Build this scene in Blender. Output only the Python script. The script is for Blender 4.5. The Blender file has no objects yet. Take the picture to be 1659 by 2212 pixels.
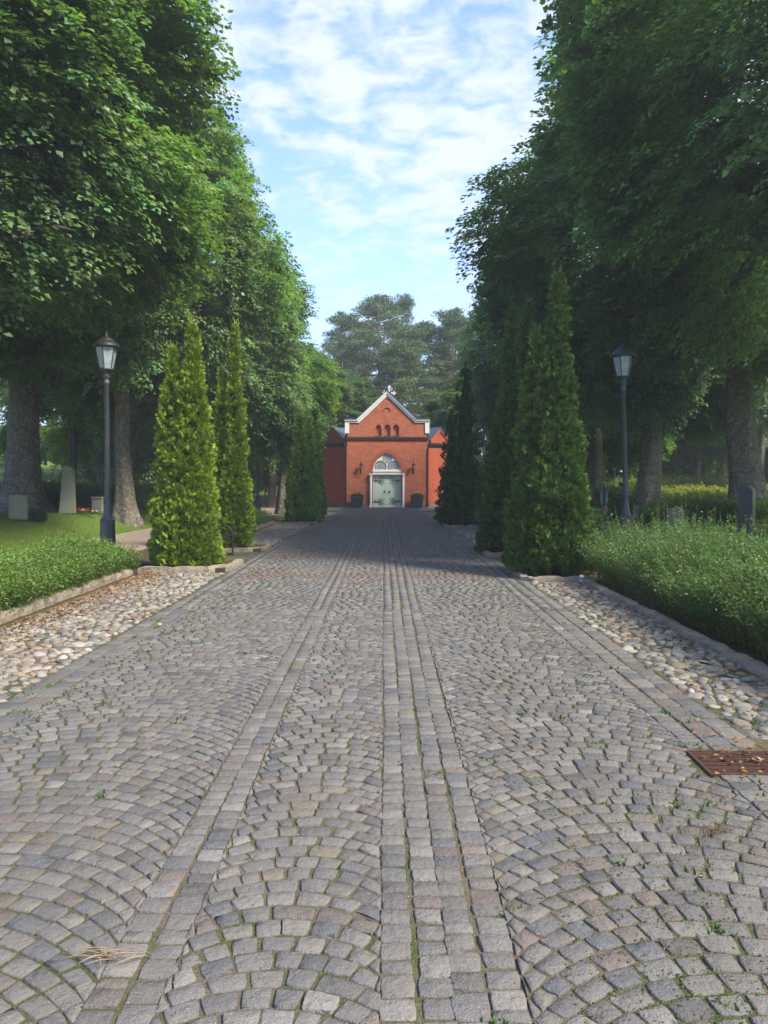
import bpy, bmesh, math, random
import numpy as np
from mathutils import Vector, Matrix
R = math.radians
rng = np.random.default_rng(11); random.seed(5)
sc = bpy.context.scene
col = sc.collection

# ------------------------------------------------------------------ camera, sky, sun, exposure
F, CX, CY, CH, PITCH = 1726.0, 829.5, 1106.0, 1.65, R(2.29)
cam = bpy.data.objects.new('camera', bpy.data.cameras.new('camera')); col.objects.link(cam)
cam.data.sensor_fit = 'VERTICAL'; cam.data.sensor_height = 24; cam.data.sensor_width = 18
cam.data.lens = 24 * F / 2212
cam.data.clip_end = 3000; cam.data.clip_start = 0.05
cam.location = (0, 0, CH); cam.rotation_euler = (R(90) - PITCH, 0, 0)
sc.camera = cam

SUN_EL, SUN_AZ = R(46), R(125)           # azimuth clockwise from +Y
w = bpy.data.worlds.new('World'); sc.world = w; w.use_nodes = True
nt = w.node_tree; nt.nodes.clear(); N = nt.nodes.new; L = nt.links.new
out = N('ShaderNodeOutputWorld'); mixs = N('ShaderNodeMixShader')
sky = N('ShaderNodeTexSky'); sky.sky_type = 'NISHITA'; sky.sun_disc = False
sky.sun_elevation = SUN_EL; sky.sun_rotation = SUN_AZ; sky.ozone_density = 2.5; sky.dust_density = .4
bg = N('ShaderNodeBackground'); bg.inputs[1].default_value = 0.095
tint = N('ShaderNodeMix'); tint.data_type = 'RGBA'; tint.blend_type = 'MULTIPLY'; tint.inputs[0].default_value = 1
tint.inputs[7].default_value = (.78, .84, 1.10, 1)
L(sky.outputs[0], tint.inputs[6]); L(tint.outputs[2], bg.inputs[0])
cl = N('ShaderNodeBackground'); cl.inputs[0].default_value = (.86, .92, 1, 1); cl.inputs[1].default_value = 0.27
tc = N('ShaderNodeTexCoord'); sep = N('ShaderNodeSeparateXYZ'); L(tc.outputs['Generated'], sep.inputs[0])
zc = N('ShaderNodeMath'); zc.operation = 'MAXIMUM'; zc.inputs[1].default_value = .04; L(sep.outputs[2], zc.inputs[0])
za = N('ShaderNodeMath'); za.operation = 'ADD'; za.inputs[1].default_value = .16; L(zc.outputs[0], za.inputs[0])
dx = N('ShaderNodeMath'); dx.operation = 'DIVIDE'; L(sep.outputs[0], dx.inputs[0]); L(za.outputs[0], dx.inputs[1])
dy = N('ShaderNodeMath'); dy.operation = 'DIVIDE'; L(sep.outputs[1], dy.inputs[0]); L(za.outputs[0], dy.inputs[1])
cmb = N('ShaderNodeCombineXYZ'); L(dx.outputs[0], cmb.inputs[0]); L(dy.outputs[0], cmb.inputs[1])
n1 = N('ShaderNodeTexNoise'); n1.inputs['Scale'].default_value = 6.5; n1.inputs['Detail'].default_value = 7; n1.inputs['Roughness'].default_value = .62; n1.inputs['Distortion'].default_value = .35
n2 = N('ShaderNodeTexNoise'); n2.inputs['Scale'].default_value = 1.3; n2.inputs['Detail'].default_value = 3
mp = N('ShaderNodeMapping'); mp.inputs['Location'].default_value = (3.1, 1.7, 0); mp.inputs['Rotation'].default_value = (0, 0, R(25)); mp.inputs['Scale'].default_value = (1.7, 1.9, 1)
L(cmb.outputs[0], mp.inputs[0]); L(mp.outputs[0], n1.inputs[0]); L(mp.outputs[0], n2.inputs[0])
a1 = N('ShaderNodeMath'); a1.operation = 'MULTIPLY_ADD'; a1.inputs[1].default_value = .55; L(n2.outputs[0], a1.inputs[0]); L(n1.outputs[0], a1.inputs[2])
xb = N('ShaderNodeMath'); xb.operation = 'MULTIPLY_ADD'; xb.inputs[1].default_value = .20; L(dx.outputs[0], xb.inputs[0]); L(a1.outputs[0], xb.inputs[2])
rmp = N('ShaderNodeMapRange'); rmp.inputs['From Min'].default_value = .60; rmp.inputs['From Max'].default_value = .92; rmp.interpolation_type = 'SMOOTHSTEP'
L(xb.outputs[0], rmp.inputs[0])
hz = N('ShaderNodeMapRange'); hz.inputs['From Min'].default_value = .12; hz.inputs['From Max'].default_value = .34; hz.inputs['To Min'].default_value = .22; hz.inputs['To Max'].default_value = .88
L(sep.outputs[2], hz.inputs[0])
mm = N('ShaderNodeMath'); mm.operation = 'MULTIPLY'; L(rmp.outputs[0], mm.inputs[0]); L(hz.outputs[0], mm.inputs[1])
L(mm.outputs[0], mixs.inputs[0]); L(bg.outputs[0], mixs.inputs[1]); L(cl.outputs[0], mixs.inputs[2]); L(mixs.outputs[0], out.inputs[0])

sd = bpy.data.lights.new('sun', 'SUN'); sd.energy = 2.4; sd.angle = R(14); sd.color = (1, .93, .80)
sun = bpy.data.objects.new('sun', sd); col.objects.link(sun)
sv = Vector((math.sin(SUN_AZ) * math.cos(SUN_EL), math.cos(SUN_AZ) * math.cos(SUN_EL), math.sin(SUN_EL)))
sun.rotation_euler = sv.to_track_quat('Z', 'Y').to_euler()
sc.view_settings.view_transform = 'Standard'; sc.view_settings.look = 'None'
sc.view_settings.exposure = 2.1; sc.view_settings.gamma = 1
sc.cycles.max_bounces = 7; sc.cycles.diffuse_bounces = 5; sc.cycles.transmission_bounces = 4; sc.cycles.glossy_bounces = 2; sc.cycles.transparent_max_bounces = 4
sc.cycles.caustics_reflective = False; sc.cycles.caustics_refractive = False
sc.cycles.sample_clamp_indirect = 4

# ------------------------------------------------------------------ terrain height and pixel helpers
def sst(a, b, x):
    t = np.clip((np.asarray(x, float) - a) / (b - a), 0, 1); return t * t * (3 - 2 * t)
def gz(x, y):
    x = np.asarray(x, float); y = np.asarray(y, float)
    z = -0.29 * sst(16, 56, y) * (1 - sst(14, 30, np.abs(x)))
    z = z + .6 * sst(8.5, 10.6, -x) + .4 * sst(6.4, 9.2, x)
    z = z + 4.5 * sst(48, 120, y) * sst(14, 34, np.abs(x)) + 1.5 * sst(70, 130, y)
    return z
def ray(px, py):
    a = (px - CX) / F; b = (CY - py) / F
    return Vector((a, math.cos(PITCH) + b * math.sin(PITCH), -math.sin(PITCH) + b * math.cos(PITCH)))
def hit(px, py):
    d = ray(px, py); t = 1.0
    if d.z > -.001: t = 60
    else:
        t = 2.0
        for k in range(4000):
            p = d * t
            if CH + p.z <= float(gz(p.x, p.y)): break
            t += .05
    p = d * t
    return Vector((p.x, p.y, float(gz(p.x, p.y))))
def atY(px, py, Y):
    d = ray(px, py); p = d * (Y / d.y)
    return Vector((p.x, Y, CH + p.z))

# ------------------------------------------------------------------ object helpers
def tag(o, label=None, cat=None, group=None, kind=None):
    if label: o['label'] = label
    if cat: o['category'] = cat
    if group: o['group'] = group
    if kind: o['kind'] = kind
    return o
def empty(name, loc, label, cat, group=None, rz=0):
    o = bpy.data.objects.new(name, None); col.objects.link(o); o.location = loc; o.rotation_euler = (0, 0, rz)
    o.empty_display_size = .2
    return tag(o, label, cat, group)
def link(name, me, mat=None, parent=None, loc=(0, 0, 0)):
    o = bpy.data.objects.new(name, me); col.objects.link(o); o.location = loc
    if mat and not me.materials: me.materials.append(mat)
    if parent: o.parent = parent
    return o
def copy_tree(o, parent=None):
    c = o.copy(); col.objects.link(c); c.parent = parent
    for ch in list(o.children): copy_tree(ch, c)
    return c
def npmesh(name, V, Q, C=None, smooth=False):
    V = np.ascontiguousarray(V, np.float32).reshape(-1, 3); Q = np.ascontiguousarray(Q, np.int32); k = Q.shape[1]
    me = bpy.data.meshes.new(name); me.vertices.add(len(V)); me.vertices.foreach_set('co', V.ravel())
    me.loops.add(Q.size); me.loops.foreach_set('vertex_index', Q.ravel())
    me.polygons.add(len(Q)); me.polygons.foreach_set('loop_start', np.arange(0, Q.size, k, dtype=np.int32))
    me.polygons.foreach_set('loop_total', np.full(len(Q), k, np.int32))
    me.polygons.foreach_set('use_smooth', np.full(len(Q), smooth, bool))
    if C is not None:
        at = me.color_attributes.new('Col', 'FLOAT_COLOR', 'POINT')
        C4 = np.ones((len(V), 4), np.float32); C4[:, :3] = C; at.data.foreach_set('color', C4.ravel())
    me.update(); me.validate()
    return me
class MB:                                   # collects shapes into one mesh
    def __init__(s): s.v = []; s.f = []; s.sm = []
    def add(s, v, f, sm=False):
        n = len(s.v); s.v += [tuple(p) for p in v]; s.f += [tuple(i + n for i in q) for q in f]; s.sm += [sm] * len(f)
    def box(s, x0, x1, y0, y1, z0, z1, bev=.0):
        b = bmesh.new(); bmesh.ops.create_cube(b, size=1)
        for v in b.verts: v.co = Vector(((x0 + x1) / 2 + v.co.x * (x1 - x0), (y0 + y1) / 2 + v.co.y * (y1 - y0), (z0 + z1) / 2 + v.co.z * (z1 - z0)))
        if bev: bmesh.ops.bevel(b, geom=b.edges[:], offset=bev, segments=2, affect='EDGES')
        s.bm(b)
    def bm(s, b, mat=None, sm=False):
        if mat is not None: b.transform(mat)
        b.verts.index_update()
        s.add([v.co[:] for v in b.verts], [[v.index for v in f.verts] for f in b.faces], sm); b.free()
    def tube(s, pts, rad, n=8, cap=True, sm=True):
        pts = [Vector(p) for p in pts]
        if not hasattr(rad, '__len__'): rad = [rad] * len(pts)
        V = []; ref = Vector((0, 0, 1))
        for i, p in enumerate(pts):
            t = (pts[min(i + 1, len(pts) - 1)] - pts[max(i - 1, 0)]).normalized()
            if abs(t.dot(ref)) > .95: ref = Vector((1, 0, 0)) if abs(t.x) < .9 else Vector((0, 1, 0))
            a = t.cross(ref).normalized(); b = t.cross(a); ref = a.cross(t)
            for k in range(n):
                q = 2 * math.pi * k / n; V.append(p + (a * math.cos(q) + b * math.sin(q)) * rad[i])
        Fc = [(i * n + k, i * n + (k + 1) % n, (i + 1) * n + (k + 1) % n, (i + 1) * n + k) for i in range(len(pts) - 1) for k in range(n)]
        s.add(V, Fc, sm)
        if cap:
            s.add([V[k] for k in range(n)][::-1], [tuple(range(n))]); m = len(V) - n
            s.add([V[m + k] for k in range(n)], [tuple(range(n))])
    def lathe(s, prof, n=24, c=(0, 0, 0), rot=0, sm=True):   # prof = (r, z)
        V = [(c[0] + r * math.cos(2 * math.pi * k / n + rot), c[1] + r * math.sin(2 * math.pi * k / n + rot), c[2] + z) for r, z in prof for k in range(n)]
        Fc = [(i * n + k, i * n + (k + 1) % n, (i + 1) * n + (k + 1) % n, (i + 1) * n + k) for i in range(len(prof) - 1) for k in range(n)]
        s.add(V, Fc, sm)
        s.add([V[k] for k in range(n)][::-1], [tuple(range(n))]); m = len(V) - n
        s.add([V[m + k] for k in range(n)], [tuple(range(n))])
    def prism(s, poly, y0, y1):             # polygon in (x,z), extruded along y
        n = len(poly)
        V = [(x, y0, z) for x, z in poly] + [(x, y1, z) for x, z in poly]
        s.add(V, [tuple(range(n))] + [tuple(range(n, 2 * n))[::-1]] + [(i, (i + 1) % n, (i + 1) % n + n, i + n)[::-1] for i in range(n)])
    def mesh(s, name):
        me = bpy.data.meshes.new(name); me.from_pydata(s.v, [], s.f); me.polygons.foreach_set('use_smooth', s.sm)
        b = bmesh.new(); b.from_mesh(me); bmesh.ops.recalc_face_normals(b, faces=b.faces); b.to_mesh(me); b.free(); me.update(); return me
    def build(s, name, mat, parent=None, loc=(0, 0, 0)): return link(name, s.mesh(name), mat, parent, loc)
def holed(outer, holes, y0, y1, name):       # plate in the x-z plane with holes, via a filled curve
    cu = bpy.data.curves.new(name, 'CURVE'); cu.dimensions = '2D'; cu.fill_mode = 'BOTH'; cu.extrude = abs(y1 - y0) / 2
    for pl in [outer] + holes:
        sp = cu.splines.new('POLY'); sp.points.add(len(pl) - 1); sp.use_cyclic_u = True
        for p, q in zip(sp.points, pl): p.co = (q[0], q[1], 0, 1)
    o = bpy.data.objects.new('tmp', cu); col.objects.link(o)
    bpy.context.view_layer.update()
    me = bpy.data.meshes.new_from_object(o.evaluated_get(bpy.context.evaluated_depsgraph_get())); me.name = name
    bpy.data.objects.remove(o); bpy.data.curves.remove(cu)
    me.transform(Matrix.Translation((0, (y0 + y1) / 2, 0)) @ Matrix.Rotation(R(90), 4, 'X')); me.materials.clear()
    return me

# ------------------------------------------------------------------ materials
def mat(name, base, rough=.8, spec=.3, noise=None, bump=None, attr=False, transl=0, metal=0, coords='Object', var=None, hue=None):
    m = bpy.data.materials.new(name); m.use_nodes = True; t = m.node_tree; p = t.nodes['Principled BSDF']; n = t.nodes.new; l = t.links.new
    p.inputs['Roughness'].default_value = rough; p.inputs['Specular IOR Level'].default_value = spec; p.inputs['Metallic'].default_value = metal
    cs = n('ShaderNodeRGB'); cs.outputs[0].default_value = (*base, 1); c = cs.outputs[0]
    tcn = n('ShaderNodeTexCoord')
    if attr:
        a = n('ShaderNodeVertexColor'); a.layer_name = 'Col'
        mx = n('ShaderNodeMix'); mx.data_type = 'RGBA'; mx.blend_type = 'MULTIPLY'; mx.inputs[0].default_value = 1
        l(c, mx.inputs[6]); l(a.outputs[0], mx.inputs[7]); c = mx.outputs[2]
    for (scale, amt, col2, lo, hi) in (noise or []):
        q = n('ShaderNodeTexNoise'); q.inputs['Scale'].default_value = scale; q.inputs['Detail'].default_value = 6; q.inputs['Roughness'].default_value = .65
        l(tcn.outputs[coords], q.inputs[0]); rr = n('ShaderNodeMapRange'); rr.inputs[1].default_value = lo; rr.inputs[2].default_value = hi; rr.inputs[4].default_value = amt
        l(q.outputs[0], rr.inputs[0]); mx = n('ShaderNodeMix'); mx.data_type = 'RGBA'
        l(rr.outputs[0], mx.inputs[0]); l(c, mx.inputs[6]); mx.inputs[7].default_value = (*col2, 1); c = mx.outputs[2]
    l(c, p.inputs['Base Color'])
    if bump:
        h = None
        for (scale, st) in bump:
            q = n('ShaderNodeTexNoise'); q.inputs['Scale'].default_value = scale; q.inputs['Detail'].default_value = 5; l(tcn.outputs[coords], q.inputs[0])
            b = n('ShaderNodeBump'); b.inputs['Strength'].default_value = 1; b.inputs['Distance'].default_value = st; l(q.outputs[0], b.inputs['Height'])
            if h: l(h, b.inputs['Normal'])
            h = b.outputs[0]
        l(h, p.inputs['Normal'])
    if transl:
        tr = n('ShaderNodeBsdfTranslucent'); ms = n('ShaderNodeMixShader'); ms.inputs[0].default_value = transl
        g = n('ShaderNodeMix'); g.data_type = 'RGBA'; g.blend_type = 'MULTIPLY'; g.inputs[0].default_value = 1; g.inputs[7].default_value = (1.5, 1.6, .6, 1)
        l(c, g.inputs[6]); l(g.outputs[2], tr.inputs[0]); l(p.outputs[0], ms.inputs[1]); l(tr.outputs[0], ms.inputs[2]); l(ms.outputs[0], t.nodes['Material Output'].inputs[0])
    return m
M = {}
M['sett'] = mat('granite_sett', (1, 1, 1), .78, .35, attr=True, noise=[(150, .65, (.07, .07, .075), .5, .68), (240, .55, (.50, .49, .47), .56, .72), (6, .3, (.20, .165, .12), .45, .8), (.9, .45, (.085, .075, .06), .48, .72)], bump=[(35, .012), (150, .005)])
M['joint'] = mat('joint_soil', (.115, .092, .068), .95, .1, noise=[(1.4, .9, (.045, .065, .018), .42, .6), (60, .5, (.2, .17, .13), .5, .7)], bump=[(120, .01)])
M['cobble'] = mat('field_stone', (1, 1, 1), .7, .35, attr=True, noise=[(60, .35, (.14, .13, .12), .5, .75), (25, .3, (.6, .56, .5), .55, .75)], bump=[(40, .006)])
M['kerb'] = mat('kerb_granite', (.27, .22, .17), .9, .2, noise=[(3, .8, (.15, .12, .085), .4, .65), (12, .5, (.09, .11, .04), .55, .7), (150, .4, (.42, .38, .33), .5, .75)], bump=[(18, .02), (90, .008)])
M['grass'] = mat('grass_ground', (.11, .18, .025), .95, .1, noise=[(.7, .8, (.15, .19, .04), .4, .62), (3, .5, (.06, .12, .015), .45, .65), (25, .5, (.05, .10, .012), .4, .7)], bump=[(60, .03)])
M['blade'] = mat('grass_blade', (1, 1, 1), .7, .2, attr=True, transl=.25)
M['path'] = mat('gravel_path', (.27, .21, .16), .95, .1, noise=[(40, .6, (.14, .11, .08), .45, .65), (120, .6, (.42, .36, .30), .5, .7)], bump=[(60, .015)])
M['soil'] = mat('soil', (.06, .045, .03), .95, .1, noise=[(20, .6, (.12, .08, .05), .45, .65)], bump=[(30, .03)])
M['leaf'] = mat('lime_leaf', (1, 1, 1), .48, .5, attr=True, transl=.42)
M['thuja'] = mat('thuja_leaf', (1, 1, 1), .65, .25, attr=True, transl=.15)
M['needle'] = mat('pine_needle', (1, 1, 1), .7, .2, attr=True, transl=.1)
M['core'] = mat('inner_core', (.022, .03, .010), .95, .1)
M['bark'] = mat('lime_bark', (.165, .142, .108), .95, .1, noise=[(5, .7, (.065, .058, .044), .42, .6), (14, .8, (.42, .39, .32), .54, .66), (2, .5, (.075, .095, .035), .5, .7)], bump=[(9, .06), (35, .02)])
M['pinebark'] = mat('pine_bark', (.40, .19, .09), .9, .1, noise=[(3, .6, (.22, .13, .09), .4, .65), (16, .4, (.12, .08, .06), .5, .7)], bump=[(8, .04)])
M['lampgrey'] = mat('dark_grey_paint', (.040, .045, .053), .45, .4, noise=[(5, .4, (.06, .063, .068), .45, .7)], bump=[(30, .001)])
M['iron'] = mat('black_iron', (.012, .012, .013), .5, .4, bump=[(40, .002)])
M['frost'] = mat('lamp_glass', (.27, .30, .32), .2, .5, noise=[(9, .6, (.16, .19, .21), .42, .62)])
M['white'] = mat('white_paint', (.66, .65, .62), .6, .3, noise=[(4, .25, (.52, .51, .48), .45, .7)], bump=[(30, .002)])
M['sage'] = mat('sage_door_paint', (.46, .54, .45), .55, .3, noise=[(3, .3, (.34, .41, .34), .45, .7)], bump=[(14, .004)])
M['glass'] = mat('leaded_glass', (.13, .20, .20), .25, .5, noise=[(6, .7, (.24, .32, .31), .4, .6)])
M['roof'] = mat('dark_metal_roof', (.045, .055, .075), .4, .5, noise=[(3, .3, (.07, .08, .10), .45, .7)])
M['plinth'] = mat('plinth_stone', (.16, .14, .12), .9, .2, noise=[(6, .6, (.09, .085, .07), .42, .65)], bump=[(20, .02)])
M['stone'] = mat('grave_granite', (.20, .18, .15), .85, .2, noise=[(3, .6, (.12, .12, .08), .42, .65), (60, .4, (.32, .30, .26), .5, .7)], bump=[(20, .012)])
M['palestone'] = mat('grave_lichen_stone', (.24, .23, .17), .9, .2, noise=[(4, .6, (.16, .165, .10), .42, .65), (60, .3, (.34, .33, .27), .5, .7)], bump=[(25, .01)])
M['blackstone'] = mat('black_granite', (.022, .024, .028), .3, .5, noise=[(90, .3, (.06, .06, .065), .5, .7)])
M['pinkstone'] = mat('pink_granite', (.26, .15, .12), .6, .3, noise=[(60, .5, (.14, .08, .07), .45, .7)], bump=[(20, .006)])
M['rust'] = mat('rusty_iron', (.065, .032, .021), .85, .3, noise=[(20, .6, (.045, .025, .02), .4, .65)], bump=[(60, .004)])
M['petal_red'] = mat('red_petals', (.55, .03, .02), .7, .2); M['petal_white'] = mat('white_petals', (.7, .66, .6), .7, .2); M['petal_pink'] = mat('salmon_petals', (.6, .2, .13), .7, .2)
M['yellow'] = mat('yellow_petals', (.8, .55, .02), .7, .2)
M['litter'] = mat('dead_leaf', (1, 1, 1), .8, .2, attr=True)
M['render'] = mat('pale_render', (.62, .56, .44), .9, .1)
M['stem'] = mat('hedge_stem', (.13, .10, .045), .8, .2)
M['gold'] = mat('dull_gold', (.30, .22, .10), .7, .3)
def brick(name, c1, c2, mort, rough=False):
    m = bpy.data.materials.new(name); m.use_nodes = True; t = m.node_tree; p = t.nodes['Principled BSDF']; n = t.nodes.new; l = t.links.new
    p.inputs['Roughness'].default_value = .88; p.inputs['Specular IOR Level'].default_value = .2
    tcn = n('ShaderNodeTexCoord'); s = n('ShaderNodeSeparateXYZ'); l(tcn.outputs['Object'], s.inputs[0])
    ad = n('ShaderNodeMath'); ad.operation = 'ADD'; l(s.outputs[0], ad.inputs[0]); l(s.outputs[1], ad.inputs[1])
    cb = n('ShaderNodeCombineXYZ'); l(ad.outputs[0], cb.inputs[0]); l(s.outputs[2], cb.inputs[1])
    b = n('ShaderNodeTexBrick'); b.inputs['Scale'].default_value = 1; b.inputs['Brick Width'].default_value = .25; b.inputs['Row Height'].default_value = .075
    b.inputs['Mortar Size'].default_value = .006; b.inputs['Color1'].default_value = (*c1, 1); b.inputs['Color2'].default_value = (*c2, 1); b.inputs['Mortar'].default_value = (*mort, 1)
    l(cb.outputs[0], b.inputs[0])
    q = n('ShaderNodeTexNoise'); q.inputs['Scale'].default_value = 2.2; q.inputs['Detail'].default_value = 7; l(tcn.outputs['Object'], q.inputs[0])
    q2 = n('ShaderNodeTexNoise'); q2.inputs['Scale'].default_value = 1; q2.inputs['Detail'].default_value = 3
    mpn = n('ShaderNodeMapping'); mpn.inputs['Scale'].default_value = (5, 5, 16); l(tcn.outputs['Object'], mpn.inputs[0]); l(mpn.outputs[0], q2.inputs[0])
    rr = n('ShaderNodeMapRange'); rr.inputs[1].default_value = .42; rr.inputs[2].default_value = .68; rr.inputs[4].default_value = .55; l(q.outputs[0], rr.inputs[0])
    mx = n('ShaderNodeMix'); mx.data_type = 'RGBA'; l(rr.outputs[0], mx.inputs[0]); l(b.outputs[0], mx.inputs[6]); mx.inputs[7].default_value = (c1[0] * .72, c1[1] * .62, c1[2] * .6, 1)
    r2 = n('ShaderNodeMapRange'); r2.inputs[1].default_value = .55; r2.inputs[2].default_value = .72; r2.inputs[4].default_value = .6; l(q2.outputs[0], r2.inputs[0])
    mx2 = n('ShaderNodeMix'); mx2.data_type = 'RGBA'; l(r2.outputs[0], mx2.inputs[0]); l(mx.outputs[2], mx2.inputs[6]); mx2.inputs[7].default_value = (c2[0] * 1.1, c2[1] * 1.6, c2[2] * 1.7, 1)
    l((mx if rough else mx2).outputs[2], p.inputs['Base Color'])
    bp = n('ShaderNodeBump'); bp.inputs['Distance'].default_value = .01; l(b.outputs[1], bp.inputs['Height']); bp.invert = True; l(bp.outputs[0], p.inputs['Normal'])
    return m
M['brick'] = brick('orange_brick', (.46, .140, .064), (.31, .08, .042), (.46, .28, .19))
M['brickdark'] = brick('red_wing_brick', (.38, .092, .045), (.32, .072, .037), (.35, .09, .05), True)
M['ruby'] = mat('red_moulded_brick', (.35, .09, .045), .85, .2, noise=[(8, .5, (.28, .065, .035), .4, .65)])

# ------------------------------------------------------------------ ground sheet, road base, path, forecourt
def sheet(name, xs, ys, dz, m):
    X, Y = np.meshgrid(xs, ys); Z = gz(X, Y) + dz
    V = np.stack([X, Y, Z], -1).reshape(-1, 3); nx, ny = len(xs), len(ys)
    i = np.arange(nx * ny).reshape(ny, nx)
    Q = np.stack([i[:-1, :-1], i[:-1, 1:], i[1:, 1:], i[1:, :-1]], -1).reshape(-1, 4)
    o = link(name, npmesh(name, V, Q, smooth=True), m); o['kind'] = 'structure'; return o
def grid(a, b, near0, near1, d): 
    return np.unique(np.concatenate([-np.geomspace(max(-a, 1), max(-near0, .99), 14) if a < near0 else [], np.arange(near0, near1, d), np.geomspace(near1, b, 18)]).round(4))
sheet('ground', grid(-700, 700, -40, 40, .5), np.unique(np.concatenate([np.linspace(-80, 0, 20), np.arange(0, 130, .5), np.geomspace(130, 1500, 20)])), -.03, M['grass'])
RL, RR_ = -2.78, 2.30
sheet('road', np.linspace(RL, RR_, 12), np.arange(.5, 55.8, .5), .019, M['joint'])
sheet('verge', np.linspace(-4.25, RL, 6), np.arange(1, 50, .5), .022, M['joint'])
sheet('verge', np.linspace(RR_, 3.3, 5), np.arange(1, 50, .5), .022, M['joint'])
sheet('hedge_bed', np.linspace(-5.7, -4.25, 6), np.arange(1, 40, .5), .012, M['soil'])
sheet('hedge_bed', np.linspace(3.3, 5.2, 6), np.arange(1, 40, .5), .012, M['soil'])
sheet('path', np.linspace(-8.3, -5.7, 8), np.arange(1, 60, .5), .012, M['path'])

# ------------------------------------------------------------------ setts
def stone_patch(corners, n, zc_, colr, skirt=.03, round_=.09, jit=.0016, dome=.0012, edge=.86):
    """corners: (S,4,2) ccw quads -> mesh of rounded stones"""
    S = len(corners)
    if n == 7: g = np.array([-1, -.97, -edge, 0, edge, .97, 1.])
    elif n == 5: g = np.array([-1, -.94, 0, .94, 1.])
    else: g = np.array([-1, -.88, .88, 1.])
    a, b = np.meshgrid(g, g); a = a.ravel(); b = b.ravel()
    f = 1 - round_ * (a * b) ** 2 * np.maximum(np.abs(a), np.abs(b)) ** 4
    A = a * f; B = b * f
    w4 = np.stack([(1 - A) * (1 - B), (1 + A) * (1 - B), (1 + A) * (1 + B), (1 - A) * (1 + B)], -1) / 4      # (P,4)
    XY = np.einsum('pk,skc->spc', w4, corners)
    m = np.maximum(np.abs(a), np.abs(b))
    prof = np.where(m > .999, -skirt, np.where(m > edge + .03, -.0032, np.where(m > .5, -.001, dome)))
    if n == 4: prof = np.where(m > .999, -skirt, 0)
    tl = rng.normal(0, .016, (S, 2)) if n > 4 else rng.normal(0, .03, (S, 2))
    cen = corners.mean(1); rel = XY - cen[:, None]
    Z = zc_[:, None] + prof[None] + (rel * tl[:, None]).sum(-1) + rng.normal(0, jit, (S, len(a))) * (m < .999)
    XY = XY + rng.normal(0, jit * .9, XY.shape) * (m > .7)[None, :, None]
    V = np.concatenate([XY, Z[..., None]], -1)
    i = np.arange(n * n).reshape(n, n); q = np.stack([i[:-1, :-1], i[:-1, 1:], i[1:, 1:], i[1:, :-1]], -1).reshape(-1, 4)
    Q = (q[None] + (np.arange(S) * n * n)[:, None, None]).reshape(-1, 4)
    C = np.repeat(colr, n * n, 0)
    return V.reshape(-1, 3), Q, C
def inset(c, gap):
    cen = c.mean(1, keepdims=True); d = c - cen; ln = np.linalg.norm(d, axis=-1, keepdims=True)
    return cen + d * (1 - gap[:, None, None] * 1.4 / np.maximum(ln, .02))
quads = []
def lane_straight(x0, x1, ncol, y0, y1, ln, lnj=.15):
    wd = (x1 - x0) / ncol
    for c in range(ncol):
        y = y0 - rng.random() * ln
        wob = rng.random() * 6
        while y < y1:
            l = ln * (1 + rng.normal(0, lnj)); l = max(l, ln * .6)
            o0 = .007 * math.sin(y * 1.3 + wob); o1 = .007 * math.sin((y + l) * 1.3 + wob)
            g_ = .0025; quads.append([(x0 + c * wd + o0 - g_, y), (x0 + (c + 1) * wd + o0 + g_, y), (x0 + (c + 1) * wd + o1 + g_, y + l), (x0 + c * wd + o1 - g_, y + l)])
            y += l
def lane_arc(x0, x1, Rr, y0, y1, s, wst):
    xc = (x0 + x1) / 2; hw = (x1 - x0) / 2; Y = y0 - Rr
    cur = lambda x: math.sqrt(max(Rr * Rr - (x - xc) ** 2, 1e-4))
    j = 0
    while Y + Rr < y1 + .6:
        th = -math.asin(min(hw / Rr, .98)); end = -th; xs = [th + 0]; t = th + (rng.random() * .5 + .15) * wst / Rr
        while t < end - .25 * wst / Rr:
            xs.append(t); t += wst / Rr * (1 + rng.normal(0, .15))
        xs.append(end)
        sj = s
        up = []; lo = []
        for t in xs:
            x = xc + Rr * math.sin(t); lo.append((x, Y + cur(x)))
            x2 = min(max(x + sj * math.cos(t) * math.sin(t), x0), x1); up.append((x2, Y + cur(x2) + sj))
        up[0] = (x0, Y + cur(x0) + sj); up[-1] = (x1, Y + cur(x1) + sj)
        for k in range(len(xs) - 1): quads.append([lo[k], lo[k + 1], up[k + 1], up[k]])
        Y += sj; j += 1
Y1 = 55.6
lane_straight(RL, RL + .32, 2, 1.2, Y1, .19, .22)
lane_arc(RL + .32, -.93, .98, 1.2, Y1, .106, .116)
lane_straight(-.93, -.70, 2, 1.2, Y1, .105)
lane_arc(-.70, -.01, .52, 1.2, Y1, .1, .108)
lane_straight(-.01, .33, 3, 1.2, Y1, .104)
lane_straight(.33, .45, 1, 1.2, Y1, .104)
lane_arc(.45, RR_ - .46, .88, 1.2, Y1, .106, .116)
lane_straight(RR_ - .46, RR_ - .32, 1, 1.2, Y1, .12, .18)
lane_straight(RR_ - .32, RR_, 2, 1.2, Y1, .19, .22)
G0 = (1.80, 2.28, 4.33, 4.72)         # drain opening x0,x1,y0,y1
q = np.array(quads); quads = None
cen = q.mean(1)
keep = (cen[:, 1] > 1.9) & (cen[:, 1] < Y1) & ~((cen[:, 0] > G0[0] - .03) & (cen[:, 0] < G0[1] + .05) & (cen[:, 1] > G0[2] - .03) & (cen[:, 1] < G0[3] + .05))
d1 = np.linalg.norm(q[:, 0] - q[:, 2], axis=1); d2 = np.linalg.norm(q[:, 1] - q[:, 3], axis=1); keep &= (np.minimum(d1, d2) > .05)
q = q[keep]; q = q + rng.normal(0, .0030, q.shape); cen = q.mean(1)
S = len(q)
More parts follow.
